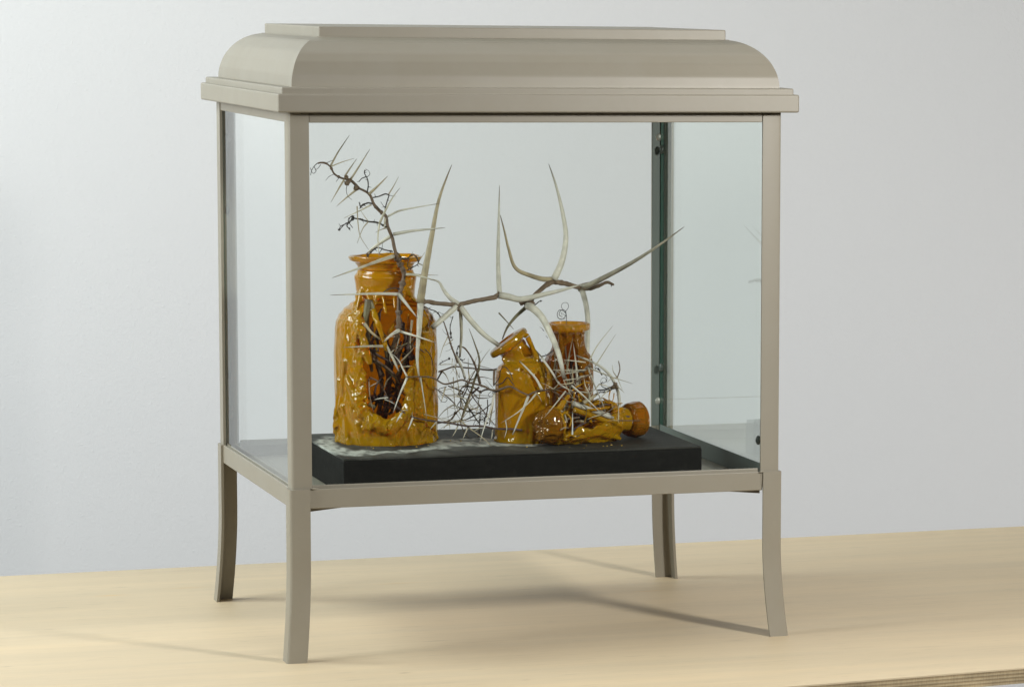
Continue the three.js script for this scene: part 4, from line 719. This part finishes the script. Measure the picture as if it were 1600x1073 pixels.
{
  const { strand, knot } = twig('thorny_twig', 'curved pale twig with a tuft of dark lichen standing over the fallen bottle', 'twig', [-212730, 84256, 720000], 'thorny twigs around the amber bottles');
  strand('pale', 790, 1493, [685, 2596, 520, 792, 2552, 575, 897, 2497, 610, 989, 2406, 645, 1036, 2309, 680]);
  strand('pale', 1493, 1712, [1036, 2309, 680, 1054, 2248, 693, 1061, 2156, 707, 1057, 2084, 720]);
  knot(1829, [1027, 2323, 690, 1008, 2298, 690, 1040, 2297, 690]);
  strand('dark', 966, 702, [1017, 2309, 680, 913, 2279, 710, 831, 2281, 740]);
  strand('dark', 615, 439, [1011, 2291, 680, 932, 2262, 730, 829, 2264, 780]);
  strand('dark', 483, 263, [954, 2282, 700, 892, 2310, 713, 869, 2337, 727, 891, 2363, 740]);
  strand('hair', 307, 220, [866, 2339, 740, 913, 2355, 730, 935, 2384, 720, 925, 2414, 710, 896, 2438, 700]);
  strand('hair', 263, 176, [935, 2353, 720, 910, 2397, 720, 878, 2385, 720, 871, 2349, 720]);
  strand('spine', 615, 88, [1040, 2310, 690, 1065, 2283, 735, 1090, 2253, 780]);
  strand('thorn', 439, 88, [1043, 2292, 700, 1047, 2258, 730, 1013, 2225, 760]);
  strand('dark', 527, 351, [896, 2418, 680, 858, 2476, 700, 808, 2498, 720]);
  strand('amber', 615, 351, [1005, 2246, 720, 996, 2198, 730, 980, 2162, 740]);
  strand('amber', 659, 395, [967, 2272, 720, 948, 2213, 740, 949, 2166, 760]);
}
{
  const { strand, knot } = twig('thorny_twig', 'tangle of pale thorns spilling from the burst flank of the fallen bottle', 'twig', [-262322, 110442, 920000], 'thorny twigs around the amber bottles');
  strand('spine', 922, 176, [710, 2513, 840, 736, 2418, 880, 769, 2311, 920, 811, 2198, 960, 847, 2078, 1000]);
  strand('pale', 1054, 132, [512, 2359, 960, 582, 2295, 1000, 658, 2217, 1040, 804, 2064, 1080]);
  strand('spine', 834, 132, [450, 2308, 980, 328, 2207, 1080, 188, 2089, 1180]);
  strand('pale', 834, 176, [465, 1902, 1160, 473, 1996, 1140, 479, 2134, 1120]);
  strand('pale', 1141, 615, [295, 2602, 700, 345, 2488, 860, 416, 2368, 900, 473, 2328, 940, 531, 2294, 980]);
  strand('dark', 571, 395, [306, 2610, 660, 388, 2617, 570, 464, 2644, 480]);
  strand('dark', 439, 307, [301, 2606, 680, 277, 2578, 700, 252, 2562, 720]);
  strand('olive', 527, 659, [203, 2733, 580, 252, 2670, 630, 307, 2599, 680]);
  strand('amber', 878, 615, [529, 2300, 920, 570, 2331, 910, 610, 2350, 900, 664, 2375, 890, 717, 2370, 880]);
  strand('amber', 966, 571, [498, 2123, 920, 545, 2212, 910, 560, 2291, 900]);
  strand('amber', 702, 439, [605, 2193, 920, 601, 2272, 910, 636, 2227, 900]);
  strand('stem', 878, 615, [400, 2309, 800, 474, 2334, 827, 561, 2347, 853, 604, 2324, 880]);
  strand('olive', 1054, 702, [441, 2061, 900, 481, 2182, 890, 515, 2290, 880]);
  strand('stem', 966, 527, [585, 1993, 880, 622, 2113, 860, 691, 2200, 840]);
  strand('olive', 966, 527, [723, 2015, 840, 669, 2141, 850, 590, 2236, 860]);
  strand('stem', 790, 439, [797, 2101, 800, 899, 2145, 780, 1000, 2127, 760]);
  strand('tan', 1054, 527, [462, 2009, 980, 428, 2103, 990, 375, 2136, 1000]);
  strand('bark', 1141, 790, [362, 1984, 1000, 462, 2039, 980, 593, 2051, 960]);
  strand('plum', 1054, 615, [513, 1938, 1020, 622, 1990, 970, 763, 2023, 920]);
  strand('amber', 966, 615, [439, 2108, 1040, 480, 2049, 1070, 453, 1974, 1100]);
  strand('amber', 790, 527, [550, 2128, 980, 648, 2065, 990, 626, 2006, 1000]);
  strand('dark', 615, 439, [430, 1903, 1160, 483, 1882, 1150, 542, 1903, 1140]);
  strand('amber', 1054, 702, [399, 1892, 1160, 452, 1909, 1170, 499, 1885, 1180]);
  strand('thorn', 659, 176, [366, 1953, 1100, 404, 1978, 1120, 442, 1973, 1140]);
  strand('pale', 878, 351, [757, 2117, 940, 867, 2080, 910, 977, 2055, 880]);
  strand('hair', 351, 220, [588, 2190, 1000, 645, 2130, 1020, 621, 2041, 1040]);
  strand('stem', 615, 351, [760, 2184, 820, 858, 2211, 810, 937, 2170, 800]);
  strand('amber', 702, 439, [893, 2172, 800, 978, 2153, 770, 1083, 2147, 740]);
}
{
  const { strand, knot } = twig('curled_tendril', 'tiny curled black tendril standing on the lip of the narrow bottle', 'tendril', [-61309, 23777, 220000]);
  strand('hair', 351, 307, [670, 2869, 220, 674, 2924, 218, 671, 2968, 217, 646, 2999, 215, 608, 3012, 214, 583, 2975, 212, 596, 2932, 211, 628, 2918, 209, 661, 2942, 208, 674, 2979, 206, 649, 3011, 205, 617, 2999, 203, 605, 2962, 202, 637, 2942, 200]);
  strand('hair', 263, 220, [656, 2987, 220, 692, 3036, 223, 684, 3074, 227, 655, 3084, 230, 622, 3066, 233, 621, 3033, 237, 639, 3014, 240]);
  strand('hair', 220, 132, [670, 2949, 220, 648, 2967, 207, 627, 2985, 193, 643, 2953, 180]);
  strand('hair', 220, 132, [664, 2931, 220, 633, 2924, 240, 570, 2940, 260]);
}
{
  const { strand, knot } = twig('thorny_twig', 'fine needle thorns massed low between the tallest bottle and the leaning one', 'twig', [-88327, 43879, 350000], 'thorny twigs around the amber bottles');
  strand('spine', 677, 85, [-183, 1978, 368, -201, 1937, 438, -244, 1903, 508]);
  strand('stem', 699, 486, [-183, 1978, 368, -149, 2080, 359, -146, 2178, 351]);
  strand('thorn', 771, 85, [-286, 2041, 132, -358, 2082, 93, -442, 2099, 55]);
  strand('thorn', 595, 85, [-286, 2041, 132, -211, 2055, 62, 1913, 1131, -8047]);
  strand('stem', 551, 367, [-286, 2041, 132, -151, 2020, 147, -54, 2006, 163]);
  strand('tan', 792, 85, [-328, 1972, 222, -503, 1964, 271, -670, 2024, 319]);
  strand('stem', 531, 468, [-328, 1972, 222, -180, 2049, 236, -70, 2134, 250]);
  strand('thorn', 577, 85, [-206, 2178, 215, -266, 2239, 257, -327, 2307, 299]);
  strand('thorn', 788, 85, [-206, 2178, 215, -140, 2177, 231, -75, 2190, 247]);
  strand('tan', 581, 85, [-178, 1956, 179, -171, 2089, 154, -221, 2206, 128]);
  strand('spine', 553, 85, [-178, 1956, 179, -80, 2028, 240, -1, 2107, 301]);
  strand('thorn', 582, 85, [-178, 1956, 179, -273, 1953, 132, -362, 1913, 84]);
  strand('stem', 505, 431, [-178, 1956, 179, -199, 1780, 160, -257, 1761, 141]);
  strand('tan', 783, 85, [-291, 2118, 155, -248, 2164, 133, -198, 2203, 111]);
  strand('spine', 556, 85, [-291, 2118, 155, -279, 2039, 179, -272, 1955, 202]);
  strand('spine', 505, 85, [-418, 2133, 483, -493, 2112, 434, -561, 2127, 385]);
  strand('spine', 561, 85, [-418, 2133, 483, -456, 2232, 538, -506, 2331, 592]);
  strand('tan', 571, 85, [-418, 2133, 483, -322, 2110, 523, -220, 2105, 563]);
  strand('spine', 443, 85, [-384, 1961, 220, -314, 2039, 219, -238, 2105, 218]);
  strand('thorn', 641, 85, [-384, 1961, 220, -329, 1852, 153, -243, 1767, 86]);
  strand('thorn', 616, 85, [-384, 1961, 220, -491, 1934, 223, -592, 1888, 227]);
  strand('spine', 445, 85, [-490, 2156, 450, -408, 1993, 442, -357, 1818, 434]);
  strand('spine', 692, 85, [-490, 2156, 450, -578, 2092, 403, -648, 1997, 355]);
  strand('stem', 643, 427, [-490, 2156, 450, -578, 2239, 454, -708, 2329, 457]);
  strand('spine', 786, 85, [-360, 2314, 354, -289, 2343, 297, -211, 2360, 240]);
  strand('stem', 485, 378, [-360, 2314, 354, -377, 2265, 347, -438, 2217, 341]);
  strand('thorn', 467, 85, [-339, 1901, 563, -420, 1959, 564, -513, 2005, 565]);
  strand('spine', 571, 85, [-339, 1901, 563, -216, 1962, 547, -99, 2024, 532]);
  strand('spine', 487, 85, [-362, 2246, 288, -297, 2218, 280, -239, 2197, 272]);
  strand('thorn', 470, 85, [-362, 2246, 288, -434, 2224, 351, -512, 2208, 414]);
  strand('thorn', 690, 85, [-362, 2246, 288, -441, 2285, 227, -494, 2354, 167]);
  strand('stem', 698, 504, [-362, 2246, 288, -416, 2274, 254, -501, 2304, 219]);
  strand('tan', 730, 85, [-311, 2364, 310, -319, 2473, 294, -315, 2576, 278]);
  strand('spine', 791, 85, [-311, 2364, 310, -187, 2389, 292, -69, 2359, 273]);
  strand('spine', 527, 85, [-311, 2364, 310, -370, 2262, 320, -416, 2147, 329]);
  strand('stem', 715, 365, [-311, 2364, 310, -361, 2244, 333, -448, 2126, 356]);
  strand('spine', 432, 85, [-399, 2214, 558, -346, 2132, 544, -261, 2072, 530]);
  strand('spine', 679, 85, [-399, 2214, 558, -519, 2238, 516, -645, 2231, 473]);
  strand('spine', 497, 85, [-399, 2214, 558, -477, 2241, 498, -536, 2303, 438]);
}
{
  const { strand, knot } = twig('thorny_twig', 'fine pale needle thorns massed over the fallen bottle', 'twig', [-271794, 114867, 950000], 'thorny twigs around the amber bottles');
  strand('tan', 569, 85, [449, 2221, 960, 488, 2203, 978, 533, 2204, 995]);
  strand('tan', 684, 85, [449, 2221, 960, 438, 2148, 910, 421, 2088, 859]);
  strand('stem', 721, 376, [449, 2221, 960, 404, 2265, 965, 321, 2311, 969]);
  strand('spine', 771, 85, [688, 2281, 957, 704, 2191, 926, 719, 2107, 895]);
  strand('spine', 773, 85, [688, 2281, 957, 612, 2291, 916, 536, 2282, 874]);
  strand('spine', 775, 85, [688, 2281, 957, 657, 2347, 936, 650, 2424, 914]);
  strand('spine', 545, 85, [625, 2422, 828, 674, 2438, 876, 723, 2429, 925]);
  strand('thorn', 749, 85, [625, 2422, 828, 656, 2347, 761, 669, 2278, 695]);
  strand('stem', 520, 352, [625, 2422, 828, 541, 2370, 836, 419, 2319, 844]);
  strand('spine', 510, 85, [947, 2427, 1022, 958, 2371, 1071, 969, 2315, 1120]);
  strand('thorn', 594, 85, [947, 2427, 1022, 878, 2429, 1083, 816, 2407, 1145]);
  strand('tan', 582, 85, [947, 2427, 1022, 927, 2477, 961, 932, 2538, 900]);
  strand('stem', 609, 454, [947, 2427, 1022, 968, 2508, 1037, 950, 2589, 1052]);
  strand('thorn', 565, 85, [930, 1994, 825, 898, 2050, 760, 854, 2093, 695]);
  strand('tan', 450, 85, [930, 1994, 825, 972, 2063, 789, 1047, 2119, 753]);
  strand('tan', 552, 85, [797, 2360, 929, 865, 2341, 937, 920, 2297, 945]);
  strand('spine', 579, 85, [797, 2360, 929, 748, 2298, 904, 674, 2254, 878]);
  strand('spine', 605, 85, [440, 2409, 948, 592, 2418, 899, 739, 2452, 849]);
  strand('tan', 529, 85, [440, 2409, 948, 490, 2290, 991, 560, 2183, 1034]);
  strand('tan', 709, 85, [548, 2376, 897, 462, 2368, 914, 382, 2378, 931]);
  strand('tan', 685, 85, [548, 2376, 897, 540, 2457, 905, 538, 2543, 912]);
  strand('spine', 638, 85, [548, 2376, 897, 609, 2326, 841, 688, 2299, 784]);
  strand('stem', 670, 450, [548, 2376, 897, 646, 2420, 929, 712, 2464, 961]);
  strand('spine', 642, 85, [867, 2302, 973, 802, 2245, 1000, 763, 2170, 1027]);
  strand('thorn', 763, 85, [709, 2165, 799, 574, 2218, 852, 433, 2270, 906]);
  strand('spine', 591, 85, [709, 2165, 799, 749, 2237, 792, 782, 2309, 786]);
  strand('tan', 619, 85, [709, 2165, 799, 700, 2077, 787, 703, 1996, 775]);
  strand('stem', 513, 343, [709, 2165, 799, 884, 2100, 764, 1028, 2036, 730]);
  strand('tan', 537, 85, [717, 1979, 793, 797, 1998, 823, 877, 1987, 853]);
  strand('stem', 718, 355, [717, 1979, 793, 624, 1960, 766, 492, 1937, 739]);
  strand('spine', 600, 85, [651, 2191, 801, 740, 2157, 736, 835, 2122, 670]);
  strand('spine', 784, 85, [651, 2191, 801, 566, 2157, 856, 476, 2123, 910]);
  strand('stem', 509, 440, [651, 2191, 801, 617, 2238, 768, 550, 2279, 735]);
  strand('tan', 570, 85, [780, 2081, 1055, 698, 2068, 1079, 615, 2042, 1103]);
  strand('stem', 553, 460, [780, 2081, 1055, 868, 2121, 1055, 919, 2168, 1055]);
  strand('tan', 580, 85, [700, 1984, 830, 640, 1975, 843, 579, 1985, 856]);
  strand('stem', 619, 430, [700, 1984, 830, 767, 2028, 862, 796, 2080, 894]);
  strand('tan', 438, 85, [961, 2016, 1020, 902, 2014, 984, 849, 1993, 949]);
  strand('spine', 489, 85, [961, 2016, 1020, 967, 2112, 1001, 978, 2207, 982]);
  strand('stem', 691, 412, [961, 2016, 1020, 1081, 2014, 1043, 1163, 2014, 1066]);
}
{
  const { strand, knot } = twig('thorny_twig', 'fine needle thorns bristling from the torn front of the tallest bottle', 'twig', [-121512, 58501, 520000], 'thorny twigs around the amber bottles');
  strand('olive', 586, 85, [-931, 2336, 406, -881, 2279, 402, -824, 2240, 398]);
  strand('thorn', 634, 85, [-931, 2336, 406, -968, 2285, 378, -1005, 2240, 350]);
  strand('olive', 667, 85, [-963, 2249, 384, -1047, 2329, 430, -1094, 2427, 476]);
  strand('thorn', 757, 85, [-963, 2249, 384, -869, 2236, 403, -781, 2260, 421]);
  strand('stem', 597, 469, [-963, 2249, 384, -882, 2203, 380, -844, 2159, 376]);
  strand('olive', 554, 85, [-974, 2761, 574, -1059, 2732, 568, -1143, 2734, 562]);
  strand('stem', 670, 370, [-974, 2761, 574, -872, 2711, 582, -807, 2667, 589]);
  strand('spine', 703, 85, [-1119, 2656, 459, -1040, 2698, 407, -948, 2709, 355]);
  strand('thorn', 549, 85, [-1119, 2656, 459, -1112, 2586, 426, -1075, 2521, 394]);
  strand('thorn', 683, 85, [-1041, 2824, 523, -1066, 2742, 547, -1102, 2655, 571]);
  strand('spine', 452, 85, [-1041, 2824, 523, -1138, 2823, 546, -1235, 2851, 569]);
  strand('thorn', 454, 85, [-1041, 2824, 523, -1040, 2904, 466, -1057, 2984, 410]);
  strand('olive', 523, 85, [-884, 2237, 520, -914, 2279, 566, -943, 2321, 612]);
  strand('olive', 744, 85, [-821, 2464, 492, -840, 2369, 517, -883, 2282, 542]);
  strand('spine', 801, 85, [-821, 2464, 492, -903, 2514, 425, -980, 2570, 357]);
  strand('thorn', 649, 85, [-870, 2181, 405, -829, 2218, 365, -776, 2243, 324]);
  strand('spine', 717, 85, [-870, 2181, 405, -811, 2141, 337, -751, 2107, 270]);
  strand('spine', 562, 85, [-921, 2079, 409, -849, 2029, 468, -777, 1990, 528]);
  strand('thorn', 435, 85, [-921, 2079, 409, -978, 2027, 364, -1042, 1993, 319]);
  strand('olive', 660, 85, [-921, 2079, 409, -959, 2139, 442, -997, 2205, 474]);
}
{
  const { strand, knot } = twig('thorny_twig', 'fine dark twigs caught between the leaning bottle and the narrow one', 'twig', [-203995, 85720, 740000], 'thorny twigs around the amber bottles');
  strand('thorn', 654, 85, [462, 2489, 781, 400, 2488, 753, 339, 2462, 726]);
  strand('olive', 536, 85, [462, 2489, 781, 515, 2572, 771, 587, 2637, 760]);
  strand('thorn', 626, 85, [462, 2489, 781, 509, 2493, 837, 556, 2516, 892]);
  strand('spine', 442, 85, [370, 2314, 839, 320, 2349, 814, 264, 2373, 790]);
  strand('thorn', 659, 85, [370, 2314, 839, 407, 2358, 863, 432, 2409, 887]);
  strand('olive', 793, 85, [370, 2314, 839, 438, 2293, 775, 506, 2266, 711]);
  strand('stem', 526, 403, [370, 2314, 839, 426, 2243, 819, 450, 2172, 799]);
  strand('olive', 772, 85, [405, 2492, 736, 411, 2574, 761, 391, 2657, 786]);
  strand('thorn', 549, 85, [405, 2492, 736, 454, 2457, 764, 509, 2409, 792]);
}
{
  const { strand, knot } = twig('broken_twigs', 'heap of dark broken twigs and bark at the bottom of the tallest bottle', 'twigs', [-46837, 25834, 200000], 'thorny twigs around the amber bottles');
  strand('stem', 1831, 543, [-986, 2146, 163, -992, 2087, 186, -992, 2028, 209]);
  strand('stem', 2047, 919, [-1026, 2144, 306, -1002, 2098, 337, -960, 2057, 367]);
  strand('dark', 1774, 534, [-1166, 2213, 110, -1200, 2161, 70, -1223, 2108, 31]);
  strand('plum', 1843, 651, [-1078, 2299, 134, -978, 2277, 129, -896, 2256, 124]);
  strand('stem', 1050, 955, [-1004, 1992, 102, -997, 1979, 97, -965, 1965, 93]);
  strand('dark', 1977, 787, [-1212, 2182, 203, -1149, 2232, 175, -1068, 2288, 146]);
  strand('dark', 997, 510, [-970, 2279, 147, -1017, 2353, 142, -1084, 2434, 136]);
  strand('stem', 1778, 674, [-953, 2026, 258, -940, 2114, 281, -957, 2209, 303]);
  strand('stem', 1680, 797, [-1001, 2334, 309, -1000, 2278, 305, -993, 2216, 301]);
  strand('dark', 915, 660, [-1090, 2052, 288, -1033, 2133, 257, -964, 2214, 227]);
  strand('olive', 1319, 768, [-935, 2042, 181, -953, 2023, 176, -1008, 2012, 171]);
  strand('stem', 2058, 535, [-1195, 2207, 105, -1246, 2197, 109, -1308, 2187, 112]);
  strand('stem', 1042, 585, [-954, 2095, 103, -914, 2071, 64, -868, 2053, 26]);
  strand('stem', 1009, 975, [-972, 2110, 340, -1015, 2179, 341, -1089, 2254, 342]);
  strand('stem', 1668, 869, [-1138, 2069, 146, -1068, 1982, 109, -1010, 1964, 73]);
  strand('olive', 1900, 971, [-1236, 2133, 308, -1297, 2168, 337, -1328, 2203, 366]);
  strand('stem', 1494, 836, [-1125, 2071, 228, -1092, 2140, 191, -1101, 2216, 153]);
  strand('dark', 1707, 825, [-970, 2020, 194, -982, 2116, 172, -983, 2212, 151]);
  strand('stem', 1573, 858, [-964, 2291, 205, -906, 2371, 223, -848, 2451, 242]);
  strand('stem', 1963, 681, [-967, 2077, 159, -866, 2042, 151, -778, 2008, 144]);
  strand('plum', 1664, 984, [-1046, 2082, 233, -1041, 2159, 214, -1000, 2230, 196]);
  strand('dark', 1980, 660, [-1172, 2207, 165, -1183, 2145, 157, -1212, 2084, 148]);
  strand('dark', 1743, 956, [-1196, 2182, 326, -1174, 2231, 335, -1175, 2275, 345]);
  strand('plum', 1543, 835, [-1036, 2240, 111, -949, 2290, 86, -893, 2342, 62]);
  strand('stem', 1244, 991, [-1140, 2061, 293, -1084, 2062, 262, -1040, 2069, 230]);
  strand('plum', 1361, 688, [-1077, 2227, 210, -1040, 2226, 210, -966, 2218, 210]);
}
{
  const { strand, knot } = twig('broken_twigs', 'dark twig scraps filling the broken front of the narrow bottle', 'twigs', [-84437, 36159, 300000], 'thorny twigs around the amber bottles');
  strand('olive', 1380, 693, [814, 2216, 209, 811, 2136, 222, 827, 2049, 235]);
  strand('stem', 1081, 496, [772, 2479, 268, 791, 2320, 246, 765, 2156, 224]);
  strand('plum', 1053, 678, [725, 2143, 321, 738, 2046, 296, 765, 1955, 272]);
  strand('plum', 1773, 973, [741, 2508, 175, 723, 2404, 191, 719, 2299, 207]);
  strand('plum', 989, 660, [663, 2209, 221, 661, 2082, 207, 671, 1955, 194]);
  strand('stem', 1465, 956, [671, 2208, 216, 690, 2086, 196, 676, 1966, 175]);
  strand('stem', 1542, 892, [657, 2214, 266, 666, 2094, 258, 687, 1967, 250]);
  strand('plum', 1392, 950, [722, 2300, 219, 737, 2202, 233, 701, 2104, 247]);
  strand('olive', 1093, 672, [658, 2341, 354, 668, 2236, 363, 627, 2126, 372]);
  strand('stem', 1073, 620, [639, 2677, 286, 655, 2563, 272, 678, 2449, 259]);
  strand('plum', 1651, 580, [830, 2393, 178, 836, 2312, 179, 849, 2230, 179]);
  strand('stem', 1071, 800, [729, 2477, 305, 737, 2377, 302, 712, 2278, 299]);
}
{
  const { strand, knot } = twig('broken_twigs', 'brown and amber splinters heaped in the burst flank of the fallen bottle', 'twigs', [-245474, 105383, 850000], 'thorny twigs around the amber bottles');
  strand('amber', 2030, 638, [670, 2087, 758, 789, 2138, 743, 907, 2176, 728]);
  strand('amber', 2052, 667, [1031, 2118, 914, 979, 2104, 938, 927, 2084, 962]);
  strand('tan', 1417, 999, [632, 2088, 915, 569, 2117, 937, 512, 2158, 959]);
  strand('tan', 1724, 680, [659, 1996, 928, 609, 2008, 905, 565, 2000, 882]);
  strand('tan', 2022, 1075, [639, 2179, 911, 715, 2220, 909, 785, 2266, 906]);
  strand('amber', 1896, 520, [540, 2078, 860, 501, 2047, 841, 463, 2021, 822]);
  strand('olive', 1724, 739, [673, 1999, 683, 737, 1996, 679, 802, 2006, 676]);
  strand('plum', 1376, 497, [1050, 1946, 657, 1000, 1935, 654, 956, 1924, 651]);
  strand('stem', 1169, 772, [916, 2099, 764, 826, 2026, 746, 736, 1971, 727]);
  strand('amber', 1940, 699, [1011, 2137, 746, 943, 2165, 758, 882, 2206, 771]);
  strand('plum', 1603, 891, [461, 2019, 960, 391, 1970, 943, 320, 1934, 926]);
  strand('stem', 1620, 836, [621, 2052, 707, 711, 2046, 726, 801, 2057, 745]);
  strand('amber', 1983, 519, [793, 2025, 729, 740, 2060, 756, 695, 2089, 783]);
  strand('olive', 2018, 492, [587, 2153, 717, 655, 2137, 699, 724, 2139, 680]);
  strand('plum', 1879, 789, [547, 2068, 769, 674, 2018, 746, 801, 1974, 723]);
  strand('amber', 1999, 1074, [744, 2128, 811, 679, 2170, 838, 614, 2212, 866]);
  strand('olive', 1656, 592, [860, 2121, 671, 925, 2131, 668, 983, 2123, 666]);
  strand('tan', 1466, 1034, [770, 2099, 721, 834, 2080, 740, 898, 2074, 759]);
  strand('tan', 1139, 675, [446, 2166, 905, 501, 2144, 886, 563, 2134, 867]);
  strand('amber', 1898, 601, [1001, 1989, 694, 915, 2051, 723, 824, 2101, 753]);
  strand('stem', 2177, 637, [1098, 2068, 645, 1173, 2052, 632, 1247, 2048, 619]);
  strand('plum', 1306, 957, [1043, 2023, 725, 1100, 2015, 724, 1158, 2013, 723]);
  strand('amber', 1661, 868, [650, 2113, 981, 763, 2128, 985, 875, 2138, 988]);
  strand('plum', 1561, 619, [908, 1984, 727, 844, 2001, 749, 780, 2024, 771]);
  strand('amber', 2043, 574, [1079, 2062, 644, 1188, 2003, 645, 1298, 1943, 645]);
  strand('amber', 1417, 719, [439, 2144, 927, 399, 2134, 935, 353, 2118, 944]);
  strand('pale', 2561, 2073, [518, 2190, 980, 725, 2112, 940, 971, 2014, 900]);
  strand('amber', 2805, 2439, [525, 2131, 1000, 719, 2060, 960, 927, 1975, 920]);
  strand('amber', 3049, 1829, [369, 2130, 1000, 436, 2197, 960, 498, 2258, 920]);
}
// ---------- the lamps and added fill lights ----------
for (const L of LAMPS) {
  const black = M.black ??= new THREE.MeshStandardMaterial({ name: 'black lamp housing', color: new THREE.Color(0.02, 0.02, 0.02), roughness: 0.7 });
  const o = thing(L.size[0] > 1.5 ? 'added_fill_panel' : 'softbox_or_added_light', L.label, 'studio lamp', L.at), [w, h] = L.size;  // the added fill and wall lights get lamp bodies here too
  const inner = new THREE.Group(); o.add(inner); inner.name = 'lamp_head'; o.lookAt(...L.aim);
  const col = new THREE.Color(...L.color);
  mesh('diffuser', new THREE.BoxGeometry(w, h, 0.004).translate(0, 0, -0.01), new THREE.MeshStandardMaterial({ name: 'lamp diffuser', color: new THREE.Color(0.8, 0.8, 0.8), roughness: 0.9, emissive: col, emissiveIntensity: 0.5 }), inner);
  mesh('housing', loft([[-1, -1], [1, -1], [1, 1], [-1, 1]].length ? [0.05, 0.5].map((k, i) => [[-1, -1], [1, -1], [1, 1], [-1, 1]].map(([a, b]) => V(a * w * (i ? 0.5 : 0.12), i ? 0.32 : 0, b * h * (i ? 0.5 : 0.12)))) : []).rotateX(Math.PI / 2).translate(0, 0, -0.345), black, inner);
  const light = new THREE.RectAreaLight(col, L.power, w, h); light.name = 'lamp_light'; light.position.set(0, 0, 0.002); light.rotation.y = Math.PI; inner.add(light);
}
renderer.render(scene, camera);
